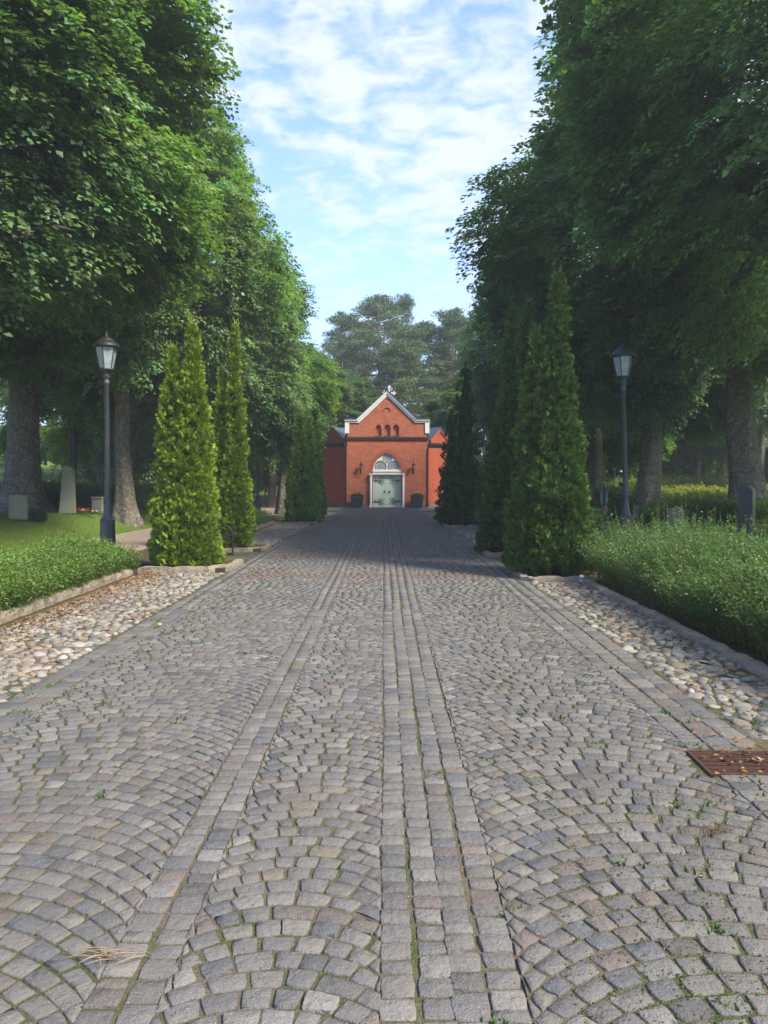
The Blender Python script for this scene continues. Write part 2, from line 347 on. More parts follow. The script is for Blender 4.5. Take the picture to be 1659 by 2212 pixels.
pal = np.array([(.30, .29, .28), (.255, .25, .25), (.35, .335, .31), (.19, .205, .23), (.27, .225, .205), (.42, .40, .38), (.33, .28, .22), (.15, .155, .17)])
pal = pal * .9 + pal[:1] * .1
pc = pal[rng.choice(8, S, p=[.33, .22, .17, .09, .09, .05, .03, .02])] * (1 + rng.normal(0, .10, (S, 1))) * .395 * np.array([1.02, .98, .95])
bandm = ((np.abs(cen[:, 1] - 13.55) < .32) | (np.abs(cen[:, 1] - 17.0) < .35) | (np.abs(cen[:, 1] - 32) < .5)) & (cen[:, 0] > RL + .32) & (cen[:, 0] < RR_ - .3)
pc[bandm] = np.array((.132, .083, .066)) * (1 + rng.normal(0, .12, (bandm.sum(), 1)))
q = inset(q, np.clip(rng.normal(.0044, .0016, S), .0015, .010))
zz = gz(cen[:, 0], cen[:, 1]) + .0275 + rng.normal(0, .0018, S)
parts = []
for lo, hi, n in ((0, 10, 7), (10, 24, 5), (24, 99, 4)):
    k = (cen[:, 1] >= lo) & (cen[:, 1] < hi)
    if k.any(): parts.append(stone_patch(q[k], n, zz[k], pc[k]))
off = 0; VV = []; QQ = []; CC = []
for v, f, c in parts: VV.append(v); QQ.append(f + off); CC.append(c); off += len(v)
o = link('road', npmesh('road_setts', np.concatenate(VV), np.concatenate(QQ), np.concatenate(CC), True), M['sett']); o['kind'] = 'structure'

# ------------------------------------------------------------------ field stones in the verges
def dome_set(P, A, B, rot, H, colr):
    n = 10; rings = [(1.0, -.35), (.97, .12), (.82, .55), (.5, .88), (.12, 1.0)]
    t = np.linspace(0, 2 * np.pi, n, endpoint=False); tv = np.concatenate([np.stack([r * np.cos(t), r * np.sin(t), np.full(n, z)], -1) for r, z in rings])
    S = len(P); sh = 1 + rng.normal(0, .07, (S, n)); shr = np.tile(sh, (1, len(rings)))
    lx = tv[None, :, 0] * shr * A[:, None]; ly = tv[None, :, 1] * shr * B[:, None]
    c, s = np.cos(rot)[:, None], np.sin(rot)[:, None]
    tl = rng.normal(0, .12, (S, 2))
    X = lx * c - ly * s; Y = lx * s + ly * c; Z = tv[None, :, 2] * H[:, None] + X * tl[:, :1] + Y * tl[:, 1:]
    V = np.stack([X + P[:, :1], Y + P[:, 1:2], Z + P[:, 2:3]], -1)
    q = []; m = len(rings)
    for i in range(m - 1):
        for k in range(n): q.append((i * n + k, i * n + (k + 1) % n, (i + 1) * n + (k + 1) % n, (i + 1) * n + k))
    for k in range(1, n - 2, 2): q.append(((m - 1) * n, (m - 1) * n + k, (m - 1) * n + k + 1, (m - 1) * n + k + 2))
    Q = (np.array(q)[None] + (np.arange(S) * n * m)[:, None, None]).reshape(-1, 4)
    return V.reshape(-1, 3), Q, np.repeat(colr, n * m, 0)
def scatter(x0, x1, y0, y1, d):
    pts = []; cells = {}
    cnt = int((x1 - x0) * (y1 - y0) / d / d * 9)
    for x, y in zip(rng.uniform(x0, x1, cnt), rng.uniform(y0, y1, cnt)):
        i, j = int(x // d), int(y // d); ok = True
        for a in (-1, 0, 1):
            for b in (-1, 0, 1):
                for (u, v) in cells.get((i + a, j + b), ()):
                    if (u - x) ** 2 + (v - y) ** 2 < d * d: ok = False
        if ok: cells.setdefault((i, j), []).append((x, y)); pts.append((x, y))
    return np.array(pts)
fp = []
for (a, b, c, d) in ((RL - .04, -4.12, 2.5, 13.85), (RL - .04, -4.1, 19.2, 31), (-4.1, RL, 35, 46), (RR_ + .04, 3.22, 2.5, 4.2), (RR_ + .34, 3.22, 4.2, 4.95), (RR_ + .04, 3.22, 4.95, 12.7), (RR_ + .04, 3.2, 18.2, 28), (RR_ + .04, 3.2, 31, 46)):
    fp.append(scatter(min(a, b), max(a, b), c, d, .086))
fp = np.concatenate(fp); S = len(fp)
P = np.column_stack([fp, gz(fp[:, 0], fp[:, 1]) + .022])
A = rng.uniform(.040, .076, S) * (1 + .35 * (rng.random(S) < .12)); B = A * rng.uniform(.6, .95, S); H = rng.uniform(.010, .030, S)
pal2 = np.array([(.36, .34, .31), (.47, .43, .37), (.30, .27, .25), (.38, .29, .24), (.20, .20, .21), (.56, .54, .50), (.42, .34, .24)])
cc = pal2[rng.choice(7, S, p=[.26, .2, .16, .13, .1, .08, .07])] * (1 + rng.normal(0, .1, (S, 1)))
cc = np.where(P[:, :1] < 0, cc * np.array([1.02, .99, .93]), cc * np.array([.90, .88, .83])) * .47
v, f, c = dome_set(P, A, B, rng.uniform(0, 6.3, S), H, cc)
o = link('verge', npmesh('verge_stones', v, f, c, True), M['cobble']); o['kind'] = 'structure'

# ------------------------------------------------------------------ small leafy / blade geometry
def kites(P, D, Nn, ln, wd, C, name='leaves', fold=.18):
    """leaf kites: base P, direction D, normal Nn, length ln, width wd"""
    D = D / np.linalg.norm(D, axis=-1, keepdims=True)
    Sd = np.cross(Nn, D); Sd /= np.maximum(np.linalg.norm(Sd, axis=-1, keepdims=True), 1e-6); Nn = np.cross(D, Sd)
    ln = ln[:, None]; wd = wd[:, None]
    V = np.stack([P, P + D * ln * .45 + Sd * wd / 2 + Nn * wd * fold, P + D * ln, P + D * ln * .45 - Sd * wd / 2 + Nn * wd * fold], 1)
    Q = np.arange(len(P) * 4).reshape(-1, 4)
    return V.reshape(-1, 3), Q, np.repeat(C, 4, 0)
def unit(n):
    v = rng.normal(0, 1, (n, 3)); return v / np.linalg.norm(v, axis=1, keepdims=True)
def joinm(name, lst, smooth=False):
    off = 0; a = []; b = []; c = []
    for v, f, cl_ in lst: a.append(v); b.append(f + off); c.append(cl_); off += len(v)
    return npmesh(name, np.concatenate(a), np.concatenate(b), np.concatenate(c), smooth)
def litter(name, x, y, size, cols, kind='stuff', label=None, dz=.045):
    n = len(x); P = np.column_stack([x, y, gz(x, y) + dz]); D = unit(n); D[:, 2] *= .3; Nn = unit(n) * .5 + np.array([0, 0, 1.])
    s = rng.uniform(.6, 1.3, n) * size; C = cols[rng.integers(0, len(cols), n)] * (1 + rng.normal(0, .15, (n, 1)))
    return link(name, npmesh(name, *kites(P, D, Nn, s, s * .6, C)), M['litter'])
dead = np.array([(.22, .09, .03), (.16, .08, .04), (.30, .14, .05), (.12, .07, .04), (.28, .2, .09)])
n = 3800
lx = np.concatenate([rng.normal(2.15, .22, 110), -4.15 + np.abs(rng.normal(0, .30, 3400)), rng.uniform(2.4, 3.25, 700), rng.uniform(-4.15, -2.8, 800)]); ly = np.concatenate([rng.normal(4.6, .3, 110), 3 + 11 * np.sqrt(rng.random(3400)), rng.uniform(3, 12.8, 700), rng.uniform(3, 13.8, 800)])
o = litter('fallen_leaves', lx, ly, .035, dead); tag(o, 'scattered dry brown leaves among the field stones of both verges', 'leaves', kind='stuff')
n = 420
o = litter('leaf_crumbs', rng.uniform(-2.7, 2.2, n), 2 + 10 * rng.random(n) ** 1.2, .013, np.array([(.38, .10, .03), (.30, .2, .1), (.22, .1, .04)]), dz=.034)
tag(o, 'tiny orange and brown leaf crumbs caught between the paving setts', 'leaves', kind='stuff')
def tufts(x, y, nb, h, cols, dz=0.01, spread=.03, wd=.004):
    n = len(x) * nb; X = np.repeat(x, nb) + rng.normal(0, spread, n); Y = np.repeat(y, nb) + rng.normal(0, spread, n)
    P = np.column_stack([X, Y, gz(X, Y) + dz]); D = rng.normal(0, .5, (n, 3)); D[:, 2] = np.abs(D[:, 2]) + .7
    return kites(P, D, unit(n), rng.uniform(.5, 1.3, n) * h, np.full(n, wd) * rng.uniform(.7, 1.5, n), cols[rng.integers(0, len(cols), n)] * (1 + rng.normal(0, .15, (n, 1))))
gcol = np.array([(.07, .15, .02), (.10, .19, .03), (.05, .11, .015)])
n = 120
wx = np.concatenate([rng.uniform(.9, 2.3, n), rng.uniform(-2.8, -2.0, n), rng.uniform(-2.7, 2.2, 70), rng.uniform(RR_ + .1, 3.2, 60), rng.uniform(-4, -2.8, 90)])
wy = np.concatenate([2.2 + 22 * rng.random(n) ** 1.4, 3 + 18 * rng.random(n), 2.2 + 24 * rng.random(70), rng.uniform(3.5, 12, 60), rng.uniform(4, 28, 90)])
o = link('weeds', npmesh('weeds', *tufts(wx, wy, 9, .035, gcol * .8, dz=.015, spread=.03, wd=.013)), M['blade']); tag(o, 'small green weeds growing in the joints of the stone paving', 'weeds', kind='stuff')
def moss(n, x0, x1, y0, y1): return rng.uniform(x0, x1, n), y0 + (y1 - y0) * rng.random(n) ** 1.3
mx_, my_ = moss(42000, .6, 2.3, 2.2, 16); mx2, my2 = moss(14000, -2.8, -1.2, 4, 18)
mx_ = np.concatenate([mx_, mx2]); my_ = np.concatenate([my_, my2])
k = (np.sin(mx_ * 3.1 + my_ * 1.1) + np.sin(mx_ * 1.7 - my_ * 2.3)) > -.6; mx_, my_ = mx_[k], my_[k]
P = np.column_stack([mx_, my_, gz(mx_, my_) + rng.uniform(.018, .028, len(mx_))]); D = unit(len(mx_)); D[:, 2] = np.abs(D[:, 2]) * .3 
s = rng.uniform(.006, .014, len(mx_))
o = link('moss', npmesh('moss', *kites(P, D, np.tile([0, 0, 1.], (len(P), 1)) + .5 * unit(len(P)), s, s * .7, np.array([(.075, .085, .018)]) * (1 + rng.normal(0, .2, (len(P), 1))))), M['blade'])
tag(o, 'green moss filling the joints between the granite setts', 'moss', kind='stuff')
# lawns
def lawn(x0, x1, y0, y1, n, h): 
    x = rng.uniform(x0, x1, n); y = y0 + (y1 - y0) * rng.random(n) ** 1.5
    P = np.column_stack([x, y, gz(x, y) - .03]); D = rng.normal(0, .45, (n, 3)); D[:, 2] = 1
    return kites(P, D, unit(n), rng.uniform(.5, 1.2, n) * h, np.full(n, .012), np.array([(.11, .19, .022), (.13, .21, .03), (.085, .16, .02)])[rng.integers(0, 3, n)] * (1 + rng.normal(0, .15, (n, 1))))
o = link('lawn_grass', joinm('lawn_grass', [lawn(-20, -8.35, 10, 50, 90000, .07), lawn(5.2, 20, 9, 50, 70000, .06)]), M['blade']); tag(o, 'short mown cemetery grass on both sides of the avenue', 'grass', kind='stuff')
# drain grate
gx0, gx1, gy0, gy1 = G0
d0 = empty('drain_grate', ((gx0 + gx1) / 2, (gy0 + gy1) / 2, 0), 'rusty brown slatted iron drain grate sunk into the right edge of the paving', 'drain grate', rz=R(-2))
b = MB(); hx, hy = (gx1 - gx0) / 2, (gy1 - gy0) / 2
b.box(-hx, hx, -hy, -hy + .022, -.02, .034, .003); b.box(-hx, hx, hy - .022, hy, -.02, .034, .003); b.box(-hx, -hx + .022, -hy + .022, hy - .022, -.02, .034, .003); b.box(hx - .022, hx, -hy + .022, hy - .022, -.02, .034, .003)
b.build('frame', M['rust'], d0); b = MB()
for k in range(11):
    y = -hy + .035 + k * (2 * hy - .07) / 10; b.box(-hx + .022, hx - .022, y - .0075, y + .0085, .022, .031 + random.gauss(0, .001), .002)
b.build('bars', M['rust'], d0)
b = MB(); b.box(-hx + .02, hx - .02, -hy + .02, hy - .02, -.03, .006); b.build('pit', M['soil'], d0)

# ------------------------------------------------------------------ kerbs and planter edging
def rough_block(b_, p0, p1, wdt, z0, z1, seg=None, jit=.012):
    p0 = Vector(p0); p1 = Vector(p1); d = (p1 - p0); Ln = d.length; d.normalize(); n = Vector((d.y, -d.x))
    s = max(int(Ln / .12), 2)
    V = []; prof = [(0, 0), (0, .75), (.05, .97), (.5, 1.0), (.95, .97), (1, .75), (1, 0)]
    for i in range(s + 1):
        for k, (u, h) in enumerate(prof):
            e = .02 if i in (0, s) and h > .9 else 0
            p = p0 + d * (Ln * i / s) + n * (u * wdt)
            x = p.x + random.gauss(0, jit * .6); y = p.y + (random.gauss(0, jit * .6) if 0 < i < s else 0)
            V.append((x, y, float(gz(p.x, p.y)) + z0 + (z1 - z0) * h - e + (random.gauss(0, jit * .5) if h > 0 else 0)))
    m = len(prof); Fc = [(i * m + k, i * m + k + 1, (i + 1) * m + k + 1, (i + 1) * m + k) for i in range(s) for k in range(m - 1)]
    Fc += [tuple(range(m)), tuple(range(s * m, s * m + m))[::-1]]
    b_.add(V, Fc, False)
b = MB(); y = 2.5
while y < 13.7:
    l = random.uniform(.8, 1.5); rough_block(b, (-4.36 + random.gauss(0, .012), y + .01), (-4.36 + random.gauss(0, .012), min(y + l, 13.8) - .01), -.18, -.1, .13 + random.gauss(0, .008)); y += l
y = 19.5
while y < 46: l = random.uniform(.9, 1.4); rough_block(b, (-4.36, y), (-4.36, y + l - .02), -.18, -.1, .12); y += l
o = b.build('kerb', M['kerb']); o['kind'] = 'structure'
b = MB(); y = 2.5
while y < 12.6: l = random.uniform(.8, 1.4); rough_block(b, (3.25, y), (3.25, y + l - .015), -.14, -.1, .09); y += l
y = 18
while y < 46: l = random.uniform(.9, 1.4); rough_block(b, (3.25, y), (3.25, y + l - .02), -.14, -.1, .09); y += l
o = b.build('kerb', M['kerb']); o['kind'] = 'structure'
def planter(name_label, x0, x1, y0, y1, h=.14, corner=.35, side=-1, cut=True):
    """granite edged bed round a thuja; front faces camera, the road-side corner is chamfered"""
    e = empty('planter_bed', ((x0 + x1) / 2, (y0 + y1) / 2, 0), name_label, 'planter bed', 'granite edged beds round the thujas')
    ox, oy = (x0 + x1) / 2, (y0 + y1) / 2
    if side < 0: pts = [(x0, y0), (x1 - corner, y0), (x1, y0 + corner * 1.1), (x1, y1)]
    else: pts = [(x1, y0), (x0 + corner, y0), (x0, y0 + corner * 1.1), (x0, y1)]
    for i in range(3):
        b = MB(); a = pts[i]; c = pts[i + 1]; d = Vector(c) - Vector(a); sgn = -1 if side < 0 else 1
        k = max(1, round(d.length / .6))
        for j in range(k):
            u = Vector(a) + d * (j / k); v_ = Vector(a) + d * ((j + 1) / k) - d.normalized() * .008
            rough_block(b, u, v_, sgn * .12, -.1, h + random.gauss(0, .006), jit=.008)
        o = b.build('edging', M['kerb'], e); o.location = (-ox, -oy, 0)
    b = MB(); zz_ = float(gz(ox, oy)); b.box(x0 + .1, x1 - .1, y0 + .1, y1 - .05, zz_ - .1, zz_ + h - .04); o = b.build('soil_fill', M['soil'], e); o.location = (-ox, -oy, 0)
planter('low pinkish granite edging under the nearest golden thuja, left', -4.3, -2.72, 13.9, 15.4)
planter('low granite edging under the second thuja, just beyond the bench', -4.3, -2.72, 18.0, 19.4, h=.13)
planter('low granite edging under the far left thujas nearest the chapel', -4.3, -2.6, 30.6, 34.5, h=.13)
planter('low granite edging under the nearest dark thuja, right of the avenue', 2.22, 3.4, 12.75, 14.2, h=.10, corner=.18, side=1)
planter('low granite edging under the second dark thuja on the right', 2.15, 3.4, 16.7, 18.2, h=.13, corner=.18, side=1)
planter('low granite edging under the far right thuja nearest the chapel', 2.15, 3.5, 28.3, 31, h=.12, corner=.2, side=1)
# brown soil strip in the bench bay
sheet('bench_bay', np.linspace(-4.4, -2.8, 6), np.arange(15.3, 18.2, .4), .016, M['path'])

# ------------------------------------------------------------------ foliage builders
from mathutils import noise as mnoise
def vnoise(P, s, o=0):
    return np.sin(P[:, 0] * s + o) * np.cos(P[:, 1] * s * 1.13 + o * 2.1) + np.sin(P[:, 2] * s * 1.37 + P[:, 0] * s * .6 + o * .7) * np.cos(P[:, 1] * s * .71 - P[:, 2] * s * .5)
def crown_mesh(name, R0, zb, zt, lobes, sprays, per, leaf, base, spread=(.42, .26), skirt=0.3, gap=.0, dens=1.0):
    """broadleaf crown about the origin axis: lobes > layered drooping sprays > leaves"""
    zc_ = zb + (zt - zb) * .44; out_ = []
    ld = unit(lobes * 3); ld = ld[ld[:, 2] > -.85][:lobes]
    lc = ld * rng.uniform(.58, .80, (len(ld), 1)); lr = rng.uniform(.20, .36, len(lc))
    n = sprays
    w_ = lr ** 2; li = rng.choice(len(lc), n, p=w_ / w_.sum())
    d = unit(n); dd = d + ld[li] * .9; dd /= np.linalg.norm(dd, axis=1, keepdims=True)
    rr = lr[li] * (rng.random(n) ** .24)
    U = lc[li] + dd * rr[:, None]
    sc3 = np.where(U[:, 2:3] > 0, zt - zc_, zc_ - zb)
    C0 = np.column_stack([U[:, :2] * R0, U[:, 2] * sc3[:, 0] + zc_])
    # outward and drooping direction
    o2 = C0[:, :2] / np.maximum(np.linalg.norm(C0[:, :2], axis=1, keepdims=True), .3)
    D = np.column_stack([o2, -.25 + .5 * np.clip(U[:, 2], -1, 1)]) + unit(n) * .45; D /= np.linalg.norm(D, axis=1, keepdims=True)
    Ln = rng.uniform(.5, 1.15, n); Wd = rng.uniform(.22, .42, n)
    t = rng.random((n, per)); sd = rng.normal(0, 1, (n, per)); th = rng.normal(0, .055, (n, per))
    side = np.cross(D, [0, 0, 1.]); side /= np.linalg.norm(side, axis=1, keepdims=True); nn = np.cross(side, D)
    P = C0[:, None] + D[:, None] * (t * Ln[:, None])[..., None] + side[:, None] * (sd * Wd[:, None] * (.35 + .5 * t) )[..., None] * .5 + nn[:, None] * th[..., None]
    P[..., 2] -= .28 * (t ** 2) * Ln[:, None]
    P = P.reshape(-1, 3); m = len(P)
    Dl = np.repeat(D, per, 0) * .9 + np.repeat(side, per, 0) * (np.sign(sd.ravel()) * .8)[:, None] + unit(m) * .5 + np.array([0, 0, -.35])
    Nl = np.repeat(nn, per, 0) * .6 + np.repeat(np.column_stack([o2, np.zeros(n)]), per, 0) * .4 + np.array([0, 0, .35]) + unit(m) * .5
    br = (1 + rng.normal(0, .24, n) + rng.normal(0, .14, len(lc))[li]).clip(.5, 1.8); br2 = np.repeat(br, per) * (1 + rng.normal(0, .13, m))
    hue = np.repeat(rng.normal(0, .10, n), per)
    C = np.array(base)[None] * br2[:, None] * np.stack([1 + hue, np.ones(m), 1 - hue], -1)
    s = rng.uniform(.55, 1.4, m) * leaf
    return npmesh(name, *kites(P, Dl, Nl, s, s * .85, C.clip(0, 1)))
def trunk_mesh(name, H, r0, lean=(0, 0), limbs=9, lspan=5.0, lz=(.22, .75), fork=None, flare=1.8, seg=22, seed=0, ztop=None):
    b = MB(); rs = random.Random(seed)
    V = []; ns = 40; n = seg
    def cen_(t): return Vector((lean[0] * t + .12 * math.sin(t * 7 + seed), lean[1] * t + .1 * math.cos(t * 5 + seed) - .1, t * H))
    ph = [rs.random() * 6 for _ in range(6)]
    for i in range(ns + 1):
        t = (i / ns) ** 1.5; c = cen_(t); z = t * H
        r = r0 * (1 - t) ** .75 + .03; r *= 1 + (flare - 1) * math.exp(-z / .55)
        for k in range(n):
            a = 2 * math.pi * k / n
            rr = r * (1 + (.16 * math.exp(-z / .8) + .05) * math.sin(5 * a + ph[0]) + .05 * math.sin(3 * a + z * .8 + ph[1]) + .035 * math.sin(8 * a - z * 2.1 + ph[2]) + .05 * math.sin(z * 1.7 + ph[3] + a) + rs.gauss(0, .022))
            V.append((c.x + rr * math.cos(a), c.y + rr * math.sin(a), c.z - .15 if i == 0 else c.z))
    b.add(V, [(i * n + k, i * n + (k + 1) % n, (i + 1) * n + (k + 1) % n, (i + 1) * n + k) for i in range(ns) for k in range(n)], True)
    for j in range(limbs):
        t = lz[0] + (lz[1] - lz[0]) * (j + rs.random() * .7) / limbs; p = cen_(t); a = j * 2.4 + rs.random(); L_ = lspan * (1.1 - .6 * t) * rs.uniform(.75, 1.1)
        r1 = r0 * .42 * (1 - t) ** .6; pts = []; rad = []
        up = rs.uniform(.5, 1.0)
        for i in range(8):
            s = i / 7; pts.append(p + Vector((math.cos(a + .3 * s) * L_ * s, math.sin(a + .3 * s) * L_ * s, L_ * up * s * (1 - .35 * s) + .12 * math.sin(s * 9 + j)))); rad.append(r1 * (1 - .85 * s) + .012)
        b.tube(pts, rad, 8)
        for q_ in range(3):
            i = rs.randint(3, 6); p2 = pts[i]; a2 = a + rs.choice([-1, 1]) * rs.uniform(.4, 1.0); l2 = L_ * .45
            b.tube([p2 + Vector((math.cos(a2) * l2 * s, math.sin(a2) * l2 * s, l2 * .35 * s * (1 - s * .8))) for s in (0, .25, .5, .75, 1)], [rad[i] * .6 * (1 - .8 * s) + .006 for s in (0, .25, .5, .75, 1)], 5)
    return b.mesh(name)
def tree(loc, label, crown, trunk, cs=(1, 1, 1), rz=0, group='old lime trees along the avenue', cat='tree', name='lime_tree', trz=0, ts=1, leafm='leaf', barkm='bark', coff=(0, 0, 0)):
    e = empty(name, loc, label, cat, group)
    if trunk: t = link('trunk', trunk, M[barkm], e); t.rotation_euler = (0, 0, trz); t.scale = (ts, ts, 1)
    c = link('crown', crown, M[leafm], e); c.scale = cs; c.rotation_euler = (0, 0, rz); c.location = coff
    return e
lime = (.115, .205, .066)
rng = np.random.default_rng(41)
CR1 = crown_mesh('lime_crown', 6.4, 2.3, 15.6, 60, 7400, 44, .125, lime)
CR2 = crown_mesh('lime_crown', 6.3, 2.5, 15.2, 64, 7200, 44, .125, (.103, .192, .068))
CR3 = crown_mesh('sunlit_crown', 2.6, 2.5, 9.0, 26, 2400, 34, .12, (.19, .28, .04))  # leaf colour carries the sunlit brightness of patches between the trunks
CRF = crown_mesh('far_crown', 5.5, 1.5, 15, 40, 3200, 32, .20, (.075, .135, .034))
TR1 = trunk_mesh('lime_trunk', 15, .50, (.5, 0), seed=1, lspan=4.6, lz=(.36, .8)); TR2 = trunk_mesh('lime_trunk', 14, .40, (-.3, .2), seed=4, lspan=5.2)
TR3 = trunk_mesh('lime_trunk', 14, .52, (-.5, .0), limbs=11, seed=9, lspan=5.5, lz=(.3, .8), flare=1.35)
TRS = trunk_mesh('slim_trunk', 12, .22, (.1, 0), limbs=6, seed=6, lspan=3, flare=1.3)
def G(x, y): return (x, y, float(gz(x, y)) - .05)
# left row
pA = Vector((-13.3, 29, 0)); pB = Vector((-9.4, 29, 0))
tree(G(-10.3, 17.2), 'near lime tree at the left edge, trunk out of frame, branches hanging over the lamp', CR1, TR1, (1.06, 1, .90), .4, coff=(0, 0, 2.0))
tree(G(pA.x, pA.y), 'old lime tree with thick flared pale trunk behind the square lichen-covered gravestone', CR2, TR1, (1, 1, .92), 2.1, trz=.5, ts=1.12, coff=(0, 0, 3.2))
tree(G(pB.x, pB.y), 'lime tree with dark leaning trunk just right of the near left street lamp', CR1, TR2, (.80, .92, .90), 3.3, coff=(0, 0, 1.6), trz=1.2, ts=.72)
tree(G(-12.8, 24), 'lime tree in the middle of the left row, bright drooping branches above the thujas', CR2, TR2, (1.42, 1.0, 1.02), 4.7, coff=(0, 0, 2.4), trz=2, ts=.9)
tree(G(-8.6, 37.5), 'lime tree behind the far left street lamp, its crown edge against the sky', CR1, TR2, (1.04, .9, .86), 5.0, trz=2.2, ts=.8)
# right row
pC = Vector((12.3, 27.3, 0)); pD = Vector((10.7, 32.8, 0)); pE = Vector((11.3, 43, 0))
tree(G(10.8, 18.2), 'near lime tree at the right edge, its trunk outside the frame, dark overhanging crown', CR2, TR1, (1.20, 1.0, .98), 1.1, coff=(0, 0, 2.0))
tree(G(pC.x, pC.y), 'lime tree with massive ridged trunk behind the tall black pointed gravestone', CR1, TR3, (1.27, 1.0, 1.0), 0.2, coff=(0, 0, 1.6), trz=0, ts=1.02)
tree(G(pD.x, pD.y), 'lime tree with ivy and shoots round its trunk, right of the near right lamp', CR2, TR3, (.93, 1, 1.10), 5.6, coff=(-.2, 0, 0), trz=2, ts=.85)
tree(G(pE.x, pE.y), 'lime tree with slim dark trunk beside the right-hand thujas', CR1, TR2, (1.20, 1, 1.08), 1.9, coff=(-.4, 0, 0), trz=3, ts=.85)

# ------------------------------------------------------------------ thujas
def thuja(loc, label, stems, nsp, base, group, yellow=0, blade=1.0):
    e = empty('thuja', loc, label, 'conifer', group)
    tot = sum(r * h for _, _, r, h in stems); out_ = []
    for (dx_, dy_, r, h) in stems:
        n = int(nsp * r * h / tot)
        z = h * (1 - np.sqrt(1 - rng.random(n) * .995)) ; z = np.where(rng.random(n) < .25, rng.random(n) * h, z); a = rng.uniform(0, 2 * np.pi, n)
        def prof(zz_): 
            u = zz_ / h; return r * ((1 - u) ** .48 * (.86 + .14 * np.sin(np.clip(u * 5 + .3, 0, 3.1)))) * np.where(u < .06, .88 + 2 * u, 1) + .02
        pr = prof(z)
        P0 = np.column_stack([pr * np.cos(a), pr * np.sin(a), z])
        lump = vnoise(P0 + dx_, 9.0, r) * .035 + vnoise(P0 + dx_ * 2, 3.3, 2 + h) * .065 + vnoise(P0, 21, 1) * .018
        k = (rng.random(n) ** 1.7) * -.09
        rad = np.maximum(pr + (lump + k) * np.clip(pr / (r * .5), .3, 1), .01)
        nc = max(n // 11, 4); ci = rng.integers(0, nc, n); tt = rng.normal(0, .042 * blade, (n, 2)); 
        a = a[ci] + tt[:, 0] / np.maximum(rad[ci], .12); z = z[ci] + tt[:, 1]; rad = np.maximum(rad[ci] - (tt ** 2).sum(1) * 16 / blade + rng.normal(0, .008, n), .01)
        z = np.clip(z, 0, h - .02)
        P0 = np.column_stack([rad * np.cos(a) + dx_, rad * np.sin(a) + dy_, z])
        o2 = np.column_stack([np.cos(a), np.sin(a), np.zeros(n)])
        D = o2 * .8 + np.array([0, 0, .62]) + unit(n) * .5; D /= np.linalg.norm(D, axis=1, keepdims=True)
        pl = unit(n); side = np.cross(D, pl); side /= np.linalg.norm(side, axis=1, keepdims=True); nn = np.cross(side, D)
        br = 1 + rng.normal(0, .17, n); yl = (vnoise(P0, 2.3, 4) > .9).astype(float) * yellow * np.clip(1.6 - z, 0, 1) + rng.random(n) * .12
        K = 9
        for kk in range(K):
            f_ = (kk - (K - 1) / 2) / ((K - 1) / 2); an = f_ * 1.05
            Dk = D * math.cos(an) + side * math.sin(an) + unit(n) * .12
            ln = (.070 - .022 * abs(f_)) * rng.uniform(.7, 1.25, n) * blade; wd = ln * .34
            st = P0 + D * (.012 * (kk % 3)) 
            C = np.array(base)[None] * (br * (1 + rng.normal(0, .08, n)))[:, None]; C = C * (1 - yl[:, None]) + np.array([(.32, .26, .02)]) * yl[:, None]
            out_.append(kites(st, Dk, nn, ln, wd, C.clip(0, 1), fold=.1))
        # leading shoots
        m = 40; zt = h - rng.random(m) * .55; Pt = np.column_stack([dx_ + rng.normal(0, .03, m), dy_ + rng.normal(0, .03, m), zt]); Dt = rng.normal(0, .28, (m, 3)); Dt[:, 2] = 1
        for s_ in range(3): out_.append(kites(Pt + Dt * .05 * s_, Dt + unit(m) * .4, unit(m), rng.uniform(.08, .16, m), np.full(m, .02), np.tile(np.array(base) * 1.15, (m, 1))))
    link('crown', joinm('thuja_crown', out_), M['thuja'], e)
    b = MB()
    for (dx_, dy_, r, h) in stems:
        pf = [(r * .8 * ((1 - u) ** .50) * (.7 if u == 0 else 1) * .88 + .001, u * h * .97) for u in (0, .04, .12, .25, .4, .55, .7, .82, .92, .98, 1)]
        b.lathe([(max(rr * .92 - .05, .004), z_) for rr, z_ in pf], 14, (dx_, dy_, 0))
    b.build('inner_core', M['core'], e)  # solid dark-green core inside the sprays, blocks the gaps
    b = MB(); b.tube([(0, 0, -.05), (0, 0, .35)], [.07, .06], 8); b.build('trunk', M['bark'], e)
    return e
gold = (.175, .255, .024); mid = (.085, .165, .022); dark = (.050, .115, .020)  # one species: sunlit left and shaded right are put into the leaf colours
TG = 'thujas flanking the avenue'
def TP(px, py, Y): p = atY(px, py, Y); return (p.x, Y, float(gz(p.x, Y)) + .08)
thuja(TP(402, 1235, 14.75), 'wide bright golden-green thuja with two peaks, nearest on the left', [(.16, 0, .48, 4.4), (-.22, .05, .42, 4.0), (-.04, -.15, .46, 2.6), (.30, -.05, .36, 1.9)], 42000, gold, TG, .8)
thuja(TP(508, 1190, 18.8), 'yellowish green thuja with one tall spire and a lower second peak, behind the small bench', [(.02, 0, .42, 5.2), (-.30, .1, .36, 4.1), (-.04, -.1, .46, 2.4)], 30000, (.155, .24, .02), TG, .8)
thuja(TP(652, 1128, 31.6), 'mid green thuja on the left close to the chapel, in front of its smaller twin', [(-.05, 0, .66, 4.45), (.3, .1, .5, 4.1)], 12000, (.15, .27, .045), TG, 0, 1.4)
thuja(TP(681, 1120, 34.5), 'narrow thuja half hidden behind another, nearest the left chapel wall', [(0, 0, .48, 4.9)], 7000, (.13, .24, .04), TG, 0, 1.5)
